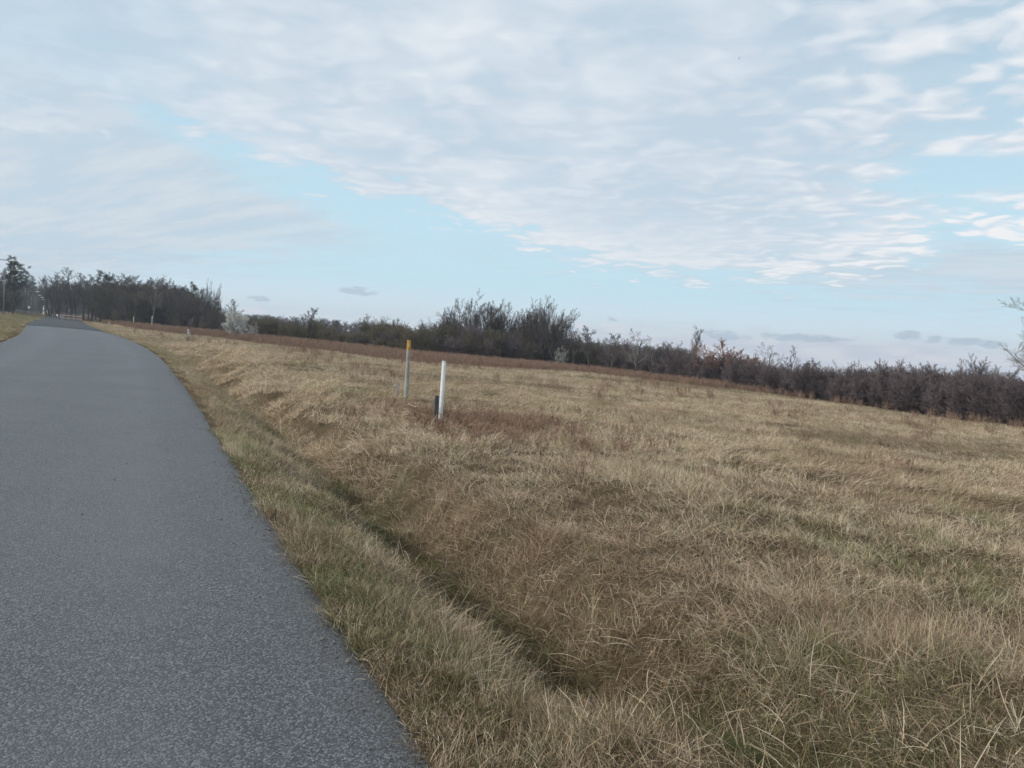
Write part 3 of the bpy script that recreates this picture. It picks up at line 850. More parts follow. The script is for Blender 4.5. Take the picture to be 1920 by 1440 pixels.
def tree_geo(seed, H=10.0, stems=1, stem_spread=0.0, stem_len=0.8, bole=0.28, r0=0.14, levels=(), twig_r=0.007, stem_trop=0.05):
    """returns trunk Geo, crown Geo and the twig polylines of the last level"""
    g = np.random.default_rng(seed)
    tr, cr = Geo(), Geo()
    a = g.random(stems) * 6.283 + np.arange(stems) * 2.4
    st = np.stack([np.cos(a), np.sin(a), np.zeros(stems)], 1) * (0.02 * H * (stems > 1)) * g.random((stems, 1)) * 1.5; st[:, 2] = -0.15
    sp = stem_spread * g.uniform(0.4, 1.2, stems)
    d = np.stack([np.cos(a) * np.sin(sp), np.sin(a) * np.sin(sp), np.cos(sp)], 1)
    L = H * stem_len * g.uniform(0.75, 1.08, stems)
    if stems == 1: L[:] = H * stem_len
    n = 9
    P, D = grow(st, d, L, n, g, 0.05, stem_trop)
    Rr = r0 * np.linspace(1, 0.16, n + 1)[None] ** 0.9 * (L / L.max())[:, None]
    Rr = np.maximum(Rr, twig_r); Rr[:, 0] *= 1.35
    v, q = tubes(P, Rr, 7 if r0 > 0.06 else 4); tr.add(v, None, q, 0.4 + 0.2 * g.random())
    t0 = bole
    for li, (m, ang, ratio, np_, wig, trop) in enumerate(levels):
        p, d, l, rb = spawn(P, D, L, Rr, m, t0, ang, ratio, g)
        P, D = grow(p, d, l, np_, g, wig, trop); L = l
        Rr = np.maximum(rb[:, None] * np.linspace(1, 0.3, np_ + 1)[None], twig_r * (1.0 if li < len(levels) - 1 else 0.75))
        v, q = tubes(P, Rr, 4 if li == 0 else 3)
        cr.add(v, None, q, np.repeat(g.random(len(P)) * 0.8 + 0.1 * li, (np_ + 1) * (4 if li == 0 else 3)).clip(0, 1))
        t0 = 0.22
    return tr, cr, P


def petals(P, n, size, spread, seed):
    """small flat blossoms or needle tufts strewn round twigs"""
    g = np.random.default_rng(seed)
    b = g.integers(0, len(P), n); t = g.random(n) * (P.shape[1] - 1.001); i = t.astype(int); w = (t - i)[:, None]
    c = P[b, i] * (1 - w) + P[b, i + 1] * w + g.normal(0, spread, (n, 3))
    u = g.normal(size=(n, 3)); u /= np.linalg.norm(u, axis=1, keepdims=True)
    k = g.normal(size=(n, 3)); k -= (k * u).sum(1, keepdims=True) * u; k /= np.linalg.norm(k, axis=1, keepdims=True)
    s = size * g.uniform(0.6, 1.3, (n, 1))
    v = np.stack([c - u * s, c + k * s * 0.7, c + u * s, c - k * s * 0.7], 1).reshape(-1, 3)
    q = np.arange(n * 4).reshape(n, 4)
    return v, q, np.repeat(g.random(n), 4)


B_GREY = mat_twig('grey_bark', (0.070, 0.060, 0.055), (0.165, 0.145, 0.130))
B_MID = mat_twig('brown_grey_bark', (0.058, 0.049, 0.046), (0.135, 0.118, 0.108))
B_PALE = mat_twig('pale_bark', (0.13, 0.115, 0.10), (0.27, 0.245, 0.215))
B_PURP = mat_twig('purple_brown_twigs', (0.088, 0.070, 0.072), (0.225, 0.180, 0.178))
B_OLIV = mat_twig('olive_twigs', (0.095, 0.080, 0.055), (0.225, 0.19, 0.125))
B_RED = mat_twig('russet_twigs', (0.17, 0.085, 0.066), (0.36, 0.20, 0.155))
B_DARK = mat_twig('dark_bark', (0.050, 0.042, 0.040), (0.115, 0.098, 0.092))
M_NEED = mat_twig('pine_needles', (0.034, 0.042, 0.034), (0.085, 0.098, 0.072))
M_PETAL = mat_twig('white_blossom', (0.60, 0.60, 0.54), (0.88, 0.87, 0.82))
M_LIME = mat_surface('whitewash', (0.52, 0.51, 0.48), (0.72, 0.71, 0.68), 9.0, 0.9)

LV_BROAD = [(11, 0.50, 0.62, 5, 0.10, 0.06), (8, 0.55, 0.55, 4, 0.12, 0.06), (7, 0.6, 0.55, 3, 0.14, 0.05), (4, 0.65, 0.60, 1, 0.16, 0.04)]
LV_FAN = [(6, 0.42, 0.78, 5, 0.06, 0.035), (6, 0.45, 0.58, 4, 0.07, 0.03), (6, 0.5, 0.52, 3, 0.11, 0.03), (5, 0.6, 0.55, 1, 0.1, 0.03)]
LV_COL = [(26, 0.30, 0.30, 4, 0.06, 0.14), (8, 0.32, 0.50, 3, 0.08, 0.12), (6, 0.4, 0.5, 2, 0.1, 0.08)]
LV_SHRUB = [(7, 0.5, 0.60, 4, 0.12, 0.06), (6, 0.6, 0.58, 3, 0.15, 0.04), (5, 0.65, 0.62, 1, 0.18, 0.02)]
LV_OPEN = [(10, 0.7, 0.62, 6, 0.13, 0.06), (6, 0.7, 0.52, 4, 0.16, 0.07), (5, 0.7, 0.50, 3, 0.18, 0.06), (2, 0.7, 0.5, 2, 0.2, 0.05)]
PROTO = {}


def proto(kind, seeds, H, bark, twig, **kw):
    for i, sd in enumerate(seeds):
        tr, cr, P = tree_geo(sd, H=H, **kw)
        V = np.vstack(cr.v); top = np.percentile(V[:, 2], 99.6)
        PROTO.setdefault(kind, []).append({'top': float(top), 'parts': [('trunk' if kw.get('stems', 1) == 1 else 'stems', tr.mesh(kind + '_trunk', bark)), ('crown', cr.mesh(kind + '_crown', twig))], 'P': P, 'tr': tr, 'cr': cr})


proto('bare', (1, 2, 3, 4), 10, B_DARK, B_GREY, stems=1, stem_len=0.72, bole=0.22, r0=0.15, levels=LV_BROAD, twig_r=0.011)
proto('fan', (11, 12, 13), 10, B_DARK, B_MID, stems=6, stem_spread=0.40, stem_len=0.66, bole=0.2, r0=0.10, levels=LV_FAN, twig_r=0.010, stem_trop=0.03)
proto('column', (21, 22), 10, B_PALE, B_PALE, stems=1, stem_len=0.95, bole=0.12, r0=0.11, levels=LV_COL, twig_r=0.009)
proto('shrub', (31, 32, 33, 34), 3, B_PURP, B_PURP, stems=20, stem_spread=0.42, stem_len=0.74, bole=0.12, r0=0.022, levels=LV_SHRUB, twig_r=0.0062, stem_trop=0.06)
proto('oliveshrub', (41, 42, 43), 3.5, B_OLIV, B_OLIV, stems=20, stem_spread=0.48, stem_len=0.72, bole=0.12, r0=0.022, levels=LV_SHRUB, twig_r=0.0075, stem_trop=0.05)
proto('russet', (51, 52), 5, B_DARK, B_RED, stems=4, stem_spread=0.3, stem_len=0.72, bole=0.15, r0=0.06, levels=LV_FAN, twig_r=0.009)
proto('open', (61, 62), 6, B_DARK, B_PALE, stems=1, stem_len=0.72, bole=0.2, r0=0.085, levels=LV_OPEN, twig_r=0.008)
proto('edge', (71,), 8, B_GREY, B_PALE, stems=1, stem_len=0.70, bole=0.25, r0=0.085, levels=[(12, 0.75, 0.60, 6, 0.10, 0.05), (7, 0.6, 0.52, 4, 0.13, 0.06), (6, 0.6, 0.52, 3, 0.15, 0.06), (3, 0.6, 0.55, 2, 0.15, 0.05)], twig_r=0.0045)
proto('slender', (81, 82), 7, B_PALE, B_PALE, stems=1, stem_len=0.8, bole=0.34, r0=0.07, levels=[(12, 0.7, 0.42, 4, 0.12, 0.05), (6, 0.7, 0.5, 3, 0.15, 0.04), (5, 0.7, 0.5, 2, 0.18, 0.02)], twig_r=0.010)


def proto_pine(seed, H=14.0):
    g = np.random.default_rng(seed)
    tr, cr, nd = Geo(), Geo(), Geo()
    P, D = grow(np.array([[0, 0, -.15]]), np.array([[0, 0, 1.0]]), np.array([H]), 10, g, 0.03, 0.03)
    Rr = 0.17 * np.linspace(1, 0.2, 11)[None]
    v, q = tubes(P, Rr, 7); tr.add(v, None, q, 0.4)
    p, d, l, rb = spawn(P, D, np.array([H]), Rr, 34, 0.42, 1.2, 0.26, g, taper=0.62, rr=0.35)
    P1, D1 = grow(p, d, l, 5, g, 0.10, 0.05)
    R1 = np.maximum(rb[:, None] * np.linspace(1, 0.3, 6)[None], 0.012)
    v, q = tubes(P1, R1, 3); cr.add(v, None, q, 0.4)
    p, d, l, rb = spawn(P1, D1, l, R1, 8, 0.3, 0.8, 0.42, g)
    P2, D2 = grow(p, d, l, 3, g, 0.15, 0.08)
    v, q = tubes(P2, np.full(P2.shape[:2], 0.011), 3); cr.add(v, None, q, 0.5)
    v, q, tn = petals(P2[:, 1:], 5200, 0.085, 0.16, seed + 1); nd.add(v, None, q, tn)
    PROTO.setdefault('pine', []).append({'top': H * 0.995, 'parts': [('trunk', tr.mesh('pine_trunk', B_DARK)), ('branches', cr.mesh('pine_branches', B_DARK)), ('crown', nd.mesh('pine_crown', M_NEED))]})


for s_ in (91, 92, 93):
    proto_pine(s_)


def proto_blossom(seed, n_pet):
    tr, cr, P = tree_geo(seed, H=3.6, stems=9, stem_spread=0.55, stem_len=0.72, bole=0.15, r0=0.035, levels=LV_SHRUB, twig_r=0.006)
    bl = Geo(); v, q, tn = petals(P, n_pet, 0.040, 0.07, seed + 5); bl.add(v, None, q, tn)
    PROTO.setdefault('blossom', []).append({'top': float(np.percentile(np.vstack(cr.v)[:, 2], 99.6)), 'parts': [('stems', tr.mesh('blossom_stems', B_DARK)), ('twigs', cr.mesh('blossom_twigs', B_GREY)), ('blossom', bl.mesh('blossom_petals', M_PETAL))]})


proto_blossom(101, 13000); proto_blossom(102, 2000)
for s_ in PROTO['slender']:
    tr = s_['tr']; Vt = tr.v[0]
    g_ = Geo(); g_.tube([(0, 0, -0.1), (0.0, 0, 0.5), (0.01, 0, 1.15), (0.012, 0, 1.5)], [0.105, 0.086, 0.080, 0.076], 10)
    s_['parts'].append(('whitewash_band', g_.mesh('whitewash_band', M_LIME, True)))


def plant(kind, name, px, Y, ytop, label, cat, group=None, v=None, wide=1.0, xy=None, single=False, h=None):
    pr = PROTO[kind][(random.randrange(len(PROTO[kind])) if v is None else v) % len(PROTO[kind])]
    X, Yy, z = at(px, Y) if xy is None else (xy[0], xy[1], hz(*xy))
    hh = (ztop(X, Yy, ytop) - z) if h is None else h
    s = hh / pr['top']
    root = empty(name, (X, Yy, z), random.random() * 6.28, label=label, cat=cat, group=group)
    root.scale = (s * wide, s * wide, s)
    for nm, me in pr['parts']:
        link(nm, me, parent=root)
    return root


# ---- the tall clump in the middle of the belt
G_FAN = 'tall bare trees of the central clump'
for i, (px, Y, yt, v, w, lab) in enumerate([
        (842, 110, 575, 0, 0.8, 'leftmost, lowest bare tree of the tall clump behind the yellow-topped post'),
        (872, 106, 562, 1, 0.85, 'bare grey tree just left of the tallest crown in the central clump'),
        (905, 104, 547, 2, 0.95, 'tallest bare tree with a rounded crown in the central clump'),
        (934, 106, 562, 0, 0.85, 'bare tree on the right shoulder of the tallest crown in the clump'),
        (968, 108, 569, 1, 0.8, 'bare tree in the dip between the two domes of the central clump'),
        (992, 104, 561, 2, 0.9, 'bare tree forming the left half of the right-hand dome of the clump'),
        (1022, 102, 556, 0, 1.0, 'bare tree with fanned limbs at the top of the right-hand dome'),
        (1046, 101, 572, 1, 0.85, 'rightmost bare tree of the central clump, sky showing through its twigs')]):
    plant('fan', 'bare_tree', px, Y, yt, lab, 'tree', G_FAN, v, w)
# ---- single trees along the belt
for kind, nm, px, Y, yt, lab, cat, v, w in [
        ('bare', 'bare_tree', 440, 101, 561, 'dark bare tree rising right behind the large white blossoming bush', 'tree', 0, 1.0),
        ('bare', 'bare_tree', 578, 112, 576, 'round-crowned bare tree standing alone left of the field posts', 'tree', 1, 1.25),
        ('oliveshrub', 'willow_bush', 700, 114, 592, 'olive-tinged willow bush left of the yellow-topped post', 'bush', 0, 1.1),
        ('oliveshrub', 'willow_bush', 735, 112, 598, 'smaller olive willow bush directly behind the yellow-topped post', 'bush', 1, 1.0),
        ('fan', 'bare_tree', 805, 112, 596, 'thin bare tree at the left foot of the central clump', 'tree', 2, 0.7),
        ('bare', 'bare_tree', 1108, 92, 611, 'dense greenish-grey bare tree right of the central clump', 'tree', 2, 1.5),
        ('bare', 'bare_tree', 1078, 96, 622, 'low dense tree wedged between the clump and the greenish tree', 'tree', 3, 1.3),
        ('bare', 'bare_tree', 1148, 90, 624, 'low bare tree left of the crooked bare crown', 'tree', 1, 1.2),
        ('open', 'bare_tree', 1193, 86, 616, 'crooked open bare tree standing clear right of the clump', 'tree', 0, 1.6),
        ('open', 'bare_tree', 1228, 86, 637, 'small bare tree beside the crooked open crown', 'tree', 1, 1.0),
        ('column', 'poplar_tree', 1299, 92, 611, 'taller left one of two pale columnar poplars', 'tree', 0, 1.9),
        ('column', 'poplar_tree', 1316, 94, 621, 'shorter right one of two pale columnar poplars', 'tree', 1, 1.8),
        ('russet', 'russet_tree', 1352, 74, 648, 'lower left russet-twigged tree beside the poplars', 'tree', 0, 1.9),
        ('russet', 'russet_tree', 1384, 72, 637, 'tall russet-twigged tree right of the poplars', 'tree', 1, 1.9),
        ('russet', 'russet_tree', 1408, 70, 662, 'small russet tree on the right shoulder of the tall russet one', 'tree', 0, 1.4),
        ('open', 'bare_tree', 1444, 68, 642, 'left one of two open bare trees against the pale sky', 'tree', 0, 1.5),
        ('open', 'bare_tree', 1484, 69, 648, 'right one of two open bare trees against the pale sky', 'tree', 1, 1.4),
        ('fan', 'bare_tree', 1268, 88, 645, 'low bare tree just left of the two poplars', 'tree', 1, 1.0)]:
    plant(kind, nm, px, Y, yt, lab, cat, None, v, w)
plant('edge', 'bare_tree', 1962, 34, 500, 'bare tree reaching in at the right edge of the picture', 'tree', None, 0, 1.15)
for i, (px, up) in enumerate([(1256, 22), (1335, 16), (1423, 14), (1512, 18), (1566, 22), (1602, 14), (1640, 20), (1686, 24), (1722, 14), (1762, 20), (1800, 26), (1828, 30), (1850, 22), (1893, 20)]):
    d_ = ray(px, 650); a_ = math.atan2(d_[0], d_[1]); r_ = float(np.interp(a_, _ea, _er)) + random.uniform(3, 9)
    xy_ = (r_ * math.sin(a_), r_ * math.cos(a_)); tp_ = float(np.interp(px, [1200, 1330, 1480, 1560, 1650, 1760, 1830, 1920], [652, 666, 688, 692, 691, 698, 688, 706])) - up * 0.8
    plant(['bare', 'open', 'fan'][i % 3], 'bare_sapling', px, 0, 0, '%s slim bare sapling rising above the right-hand thicket, counted rightwards' % ['first', 'second', 'third', 'fourth', 'fifth', 'sixth', 'seventh', 'eighth', 'ninth', 'tenth', 'eleventh', 'twelfth', 'thirteenth', 'fourteenth'][i], 'tree', 'bare saplings above the thicket', None, random.uniform(0.9, 1.3), xy=xy_, h=ztop(xy_[0], xy_[1], tp_) - hz(*xy_))
# ---- blossoming bushes
plant('blossom', 'blossoming_bush', 442, 94, 583, 'large white blossoming bush at the field edge on the left', 'bush', None, 0, 0.80)
plant('blossom', 'blossoming_bush', 474, 97, 603, 'faint greyish blossoming bush on the right of the large white one', 'bush', None, 1, 0.7)
plant('blossom', 'blossoming_bush', 1528, 62, 703, 'white blossoming bush in the dark thicket on the right', 'bush', None, 0, 0.95)
plant('blossom', 'blossoming_bush', 1056, 97, 650, 'small pale blossoming bush at the foot of the central clump', 'bush', None, 1, 0.8)

# ---- forest on the left
n_p = 0
for px, Y, yt, lab in [(-22, 138, 478, None), (4, 142, 490, 'leftmost dark pine behind the first lamp post'), (24, 146, 486, 'tallest dark pine on the left under the lamp arm'), (44, 335, 503, 'pine with open horizontal boughs right of the tallest one'),
                       (58, 345, 517, 'low pine above the row of distant street lamps'), (188, 170, 512, 'dark pine in the middle of the left wood'), (352, 156, 534, 'dark pine above the white marker post')]:
    plant('pine', 'pine_tree', px, Y, yt, lab or 'dark pine cut off by the left edge of the picture', 'tree', 'pines of the left wood', n_p, random.uniform(1.1, 1.35)); n_p += 1
for px, Y, yt, kind, lab in [(131, 168, 502, 'bare', 'tall bare tree above the red barrier'), (156, 172, 511, 'bare', 'second bare tree to the right of the red barrier'), (217, 168, 516, 'bare', 'bare tree left of the whitewashed trunks in the wood'), (234, 165, 513, 'bare', 'bare tree behind the left whitewashed trunk'),
                             (322, 160, 533, 'bare', 'bare tree just right of the tall whitewashed roadside tree'), (338, 162, 536, 'bare', 'shorter bare tree squeezed in left of the pine'), (92, 205, 516, 'open', 'light bare tree in the gap above the barrier'), (106, 200, 511, 'fan', 'light bare tree left of the tall pine over the barrier'), (172, 176, 514, 'bare', 'bare tree between two pines right of the barrier'),
                             (204, 172, 512, 'bare', 'bare tree with thin top in the middle of the left wood'), (252, 168, 519, 'fan', 'bare upright tree above the left whitewashed trunk'), (266, 170, 527, 'bare', 'dark bare tree left of the tall whitewashed tree'),
                             (304, 166, 530, 'bare', 'dark bare tree right behind the tall whitewashed tree'), (366, 150, 540, 'bare', 'dark bare tree left of the twin thin tops'), (383, 140, 524, 'fan', 'left one of the twin thin tops at the end of the wood'),
                             (396, 140, 528, 'fan', 'right one of the twin thin tops at the end of the wood'), (406, 134, 556, 'bare', 'dark bare tree at the right end of the left wood'), (420, 122, 575, 'bare', 'low bare tree left of the large blossoming bush')]:
    plant(kind, 'bare_tree', px, Y, yt, lab, 'tree', 'bare trees of the left wood', None, 0.42 if 'thin tops at' in lab else 1.15)
_ord = ['first', 'second', 'third', 'fourth', 'fifth', 'sixth', 'seventh', 'eighth']
_seg = ['behind the leftmost lamp post', 'beside the distant lamps', 'above the reddish barrier', 'left of the whitewashed trunks', 'around the tall whitewashed tree', 'above the white-headed delineator post']
for i in range(36):
    px = -6 + i * 11.6 + random.uniform(-3, 3)
    ym = np.interp(px, [-30, 40, 75, 110, 250, 340, 400, 440], [530, 535, 540, 540, 540, 548, 580, 600])
    plant('bare', 'bare_tree', px, random.uniform(336, 360) if 24 < px < 84 else random.uniform(172, 196) if px < 330 else random.uniform(130, 160), ym - 12 + random.uniform(-13, 11), '%s of the dark bare trees deep in the wood %s' % (_ord[i % 6], _seg[i // 6]), 'tree', 'trees in the depth of the left wood', None, 1.2)

# ---- roadside trees with whitewashed trunks
for px, Y, yt, v, lab in [(286, 126, 512, 0, 'tall roadside tree with a whitewashed trunk before the left wood'), (251, 150, 545, 1, 'thin roadside tree with a whitewashed trunk, second from the road'), (238, 165, 552, 0, 'thin roadside tree with whitewashed trunk nearest the road'),
                          (357, 84, 592, 1, 'young tree with whitewashed trunk right beside the white marker post'), (376, 104, 588, 0, 'young tree with whitewashed trunk right of the white marker post')]:
    plant('slender', 'roadside_tree', px, Y, yt, lab, 'tree', 'roadside trees with whitewashed trunks', v, 1.0)


# ---- thicket along the field: mass top (photo rows) and individual shrubs
TOP_X = [380, 440, 480, 540, 620, 700, 760, 830, 960, 1060, 1120, 1200, 1260, 1330, 1400, 1480, 1560, 1650, 1700, 1760, 1830, 1870, 1920, 2080]
TOP_Y = [604, 600, 606, 606, 612, 616, 622, 612, 614, 632, 640, 652, 662, 666, 674, 688, 692, 691, 694, 698, 688, 703, 706, 710]


def belt_point(px, off):
    """a point on column px, off metres behind the edge of the field"""
    d = ray(px, 650); a = math.atan2(d[0], d[1]); r = float(np.interp(a, _ea, _er)) + off
    return r * math.sin(a), r * math.cos(a)


def thicket():
    g = np.random.default_rng(77)
    marks = [(470, 'right of the large blossoming bush'), (600, 'right of the lone round-crowned tree'), (760, 'right of the yellow-topped post'), (850, 'right of the white post under the tall clump'), (960, 'under the right half of the tall clump'),
             (1070, 'right of the tall clump'), (1200, 'right of the crooked bare tree'), (1325, 'right of the two poplars'), (1420, 'below the two open bare trees'), (1540, 'right of the blossoming bush in the thicket'),
             (1660, 'in the right-hand third of the thicket'), (1790, 'in the rightmost stretch of the thicket'), (1930, 'beyond the right edge tree')]
    ords = ['first', 'second', 'third', 'fourth', 'fifth', 'sixth', 'seventh', 'eighth', 'ninth', 'tenth', 'eleventh', 'twelfth', 'thirteenth', 'fourteenth']
    cnt = {}
    for i in range(104):
        px = 474 + (2040 - 474) * (i + g.uniform(-0.3, 0.3)) / 104
        off = g.uniform(1.5, 8) if px < 1250 else g.uniform(0.6, 4.5)
        X, Y = belt_point(px, off)
        mt = float(np.interp(px, TOP_X, TOP_Y)) + g.uniform(-16, 14)
        olive = px < 1150 and g.random() < 0.7
        h = float(np.clip(ztop(X, Y, mt) - hz(X, Y), 1.2, 6.5))
        mk = [m for p_, m in marks if p_ <= px + 8][-1]; hue = 'olive-brown' if olive else 'purple-brown'
        k_ = cnt[(hue, mk)] = cnt.get((hue, mk), -1) + 1
        plant('oliveshrub' if olive else 'shrub', 'leafless_shrub', px, 0, 0, '%s %s leafless shrub counted rightwards, %s' % (ords[k_], hue, mk), 'shrub', hue + ' shrubs of the thicket', None, g.uniform(0.85, 1.3) if h < 4 else 0.85, xy=(X, Y), h=h)
    # what stands behind them reads as one mass
    pts, rot, scl, idx = [], [], [], []
    kinds = PROTO['shrub'] + PROTO['oliveshrub']
    meshes = [k['parts'][1][1] for k in kinds]
    for i in range(1500):
        px = g.uniform(370, 2150); off = g.uniform(1.5, 30) if px < 1250 else g.uniform(0.8, 18)
        X, Y = belt_point(px, off); z = hz(X, Y)
        mt = float(np.interp(px, TOP_X, TOP_Y)) + 6 + abs(g.normal(0, 10))
        h = float(np.clip(ztop(X, Y, mt) - z, 0.8, 7)) * g.choice([1.0, 0.8, 0.55])
        k = g.integers(0, 4) if (px > 1150 or g.random() < 0.45) else g.integers(4, 7)
        if px > 1150 and g.random() < 0.12: h *= 1.15
        s = h / kinds[k]['top']; w = s * g.uniform(0.85, 1.3)
        pts.append((X, Y, z)); rot.append((0, 0, g.random() * 6.28)); scl.append((w, w, s)); idx.append(k)
    scatter('thicket_undergrowth', unlinked_collection('thicket_kinds', meshes), pts, rot, scl, idx, 'dense leafless undergrowth filling the thicket behind the field', 'undergrowth')
    # depth of the left wood and the woodland far behind the field
    pts, rot, scl, idx = [], [], [], []
    kinds = PROTO['bare'][:3] + PROTO['fan'][:2] + PROTO['oliveshrub'][:1]
    meshes = [k['parts'][1][1] for k in kinds]
    for i in range(1500):
        px = g.uniform(-60, 430); Y = g.uniform(150, 260) if px < 330 else g.uniform(128, 220)
        if 22 < px < 84 or (60 < px < 165 and i % 2): Y = g.uniform(335, 420)
        X, Y, z = at(px, Y)
        if -RW - 4 < sdist(np.array([X]), np.array([Y]))[0] < 5 and Y < 332: continue
        ym = np.interp(px, [-30, 40, 75, 110, 250, 340, 400, 440], [526, 530, 538, 531, 529, 540, 572, 598]) + abs(g.normal(0, 11))
        h = float(np.clip(ztop(X, Y, ym) - z, 1.5, 24)) * g.choice([1.0, 0.85, 0.55, 0.35])
        k = g.integers(0, 3) if g.random() < 0.35 else g.integers(3, 6)
        s = h / kinds[k]['top']; w = s * g.uniform(0.8, 1.2)
        pts.append((X, Y, z)); rot.append((0, 0, g.random() * 6.28)); scl.append((w, w, s)); idx.append(k)
    for i in range(420):
        px = g.uniform(430, 1300); Y = g.uniform(180, 320)
        X, Y, z = at(px, Y)
        yh = 575.8 + 0.0612 * px
        ym = (np.interp(px, [430, 470, 620, 760, 830, 1100, 2100], [590, 587, 597, 610, 622, 640, 706]) if px < 1100 else yh - 4) + abs(g.normal(0, 5))
        h = float(np.clip(ztop(X, Y, ym) - z, 1.5, 14))
        k = g.integers(0, 3); s = h / kinds[k]['top']; w = s * g.uniform(1.0, 1.6)
        pts.append((X, Y, z)); rot.append((0, 0, g.random() * 6.28)); scl.append((w, w, s)); idx.append(k)
    for i in range(15):
        px = g.uniform(835, 1062); X, Y, z = at(px, g.uniform(108, 126))
        ym = np.interp(px, [835, 870, 905, 935, 965, 1000, 1025, 1062], [592, 574, 560, 570, 582, 570, 566, 600]) + abs(g.normal(0, 8))
        k = g.integers(3, 5); s = float(ztop(X, Y, ym) - z) / kinds[k]['top']; w = s * g.uniform(0.7, 0.95)
        pts.append((X, Y, z)); rot.append((0, 0, g.random() * 6.28)); scl.append((w, w, s)); idx.append(k)
    scatter('background_woodland', unlinked_collection('woodland_kinds', meshes), pts, rot, scl, idx, 'dark bare woodland behind the road end and the field', 'woodland')


thicket()


# ------------------------------------------------------------------ posts in the field
M_TUBE = mat_surface('weathered_white_plastic', (0.50, 0.50, 0.48), (0.70, 0.71, 0.70), 5.0, 0.55, 0.4, detail=8.0)
M_WHITE = mat_surface('white_plastic', (0.66, 0.67, 0.67), (0.78, 0.79, 0.79), 7.0, 0.45, 0.5)
M_CONC = mat_surface('weathered_grey_paint', (0.27, 0.26, 0.225), (0.44, 0.43, 0.375), 12.0, 0.8)
M_YEL = mat_surface('faded_orange_paint', (0.42, 0.17, 0.03), (0.60, 0.36, 0.08), 25.0, 0.7)
M_STEEL = mat_surface('galvanised_steel', (0.30, 0.31, 0.32), (0.46, 0.47, 0.48), 30.0, 0.5, 0.5, metal=0.3)
M_SLATE = mat_surface('dark_blue_grey_plastic', (0.055, 0.065, 0.078), (0.11, 0.12, 0.135), 15.0, 0.6)
M_REDP = mat_surface('faded_red_paint', (0.20, 0.09, 0.075), (0.28, 0.13, 0.105), 6.0, 0.7)
M_PINK = mat_surface('pale_rail_paint', (0.17, 0.125, 0.115), (0.25, 0.19, 0.175), 6.0, 0.7)
M_GREYP = mat_surface('grey_lamp_paint', (0.15, 0.155, 0.165), (0.21, 0.22, 0.23), 5.0, 0.6)
M_LAMP = mat_surface('pale_lamp_housing', (0.66, 0.68, 0.70), (0.78, 0.79, 0.80), 5.0, 0.4, 0.5)
M_BLACK = mat_surface('black_plastic', (0.02, 0.02, 0.022), (0.04, 0.04, 0.042), 10.0, 0.6)
M_CONCG = mat_surface('pale_concrete', (0.30, 0.30, 0.29), (0.44, 0.43, 0.41), 8.0, 0.9)


def post_at(px, py, ytop):
    X, Y, z = hit(px, py)
    return X, Y, z, ztop(X, Y, ytop) - z


X, Y, z, h = post_at(825, 797, 673)
o = empty('marker_post', (X, Y, z), label='white plastic marker post standing in the field, nearest the camera', cat='post')
o.rotation_euler = (R(0.8), R(0.6), 0)
g_ = Geo(); g_.tube([(0, 0, -0.3), (0, 0, h - 0.012), (0, 0, h - 0.012)], [0.041, 0.041, 0.041], 20, False)
link('tube', g_.mesh('tube', M_TUBE, True), parent=o)
g_ = Geo(); g_.tube([(0, 0, h - 0.02), (0, 0, h - 0.006), (0, 0, h)], [0.043, 0.043, 0.038], 20)
link('cap', g_.mesh('cap', M_TUBE), parent=o)
X2, Y2, z2, h2 = post_at(819, 798, 741)
o = empty('short_post', (X2 - 0.02, Y2 - 0.08, z2), label='short dark blue-grey post touching the foot of the white marker post', cat='post')
g_ = Geo(); g_.box(0, 0, h2 / 2 - 0.12, 0.07, 0.05, h2 + 0.24, 0.2); link('plank', g_.mesh('plank', M_SLATE), parent=o)
g_ = Geo(); g_.box(0, 0, h2 + 0.006, 0.062, 0.043, 0.014, 0.2); link('top_edge', g_.mesh('top_edge', M_BLACK), parent=o)
g_ = Geo(); g_.box(-0.012, -0.0275, h2 - 0.10, 0.03, 0.006, 0.12, 0.2); link('label_plate', g_.mesh('label_plate', mat_surface('blue_plate', (0.05, 0.09, 0.15), (0.07, 0.12, 0.19), 9)), parent=o)

X, Y, z, h = post_at(761, 753, 635)
o = empty('marker_post', (X, Y, z), label='grey marker post with faded orange-yellow top, the taller of two in the field', cat='post')
g_ = Geo(); g_.tube([(0, 0, -0.3), (0, 0, 0.4 * h), (0, 0, h * 0.84)], [0.060, 0.055, 0.050], 18, False)
link('shaft', g_.mesh('shaft', M_CONC, True), parent=o)
g_ = Geo(); g_.tube([(0, 0, h * 0.838), (0, 0, h - 0.03), (0, 0, h - 0.005), (0, 0, h)], [0.0525, 0.0505, 0.046, 0.035], 18)
link('painted_top', g_.mesh('painted_top', M_YEL), parent=o)
g_ = Geo(); g_.box(0.0, -0.052, h * 0.92, 0.045, 0.006, 0.13); link('reflector', g_.mesh('reflector', mat_surface('yellow_paint', (0.58, 0.42, 0.12), (0.66, 0.52, 0.24), 18)), parent=o)

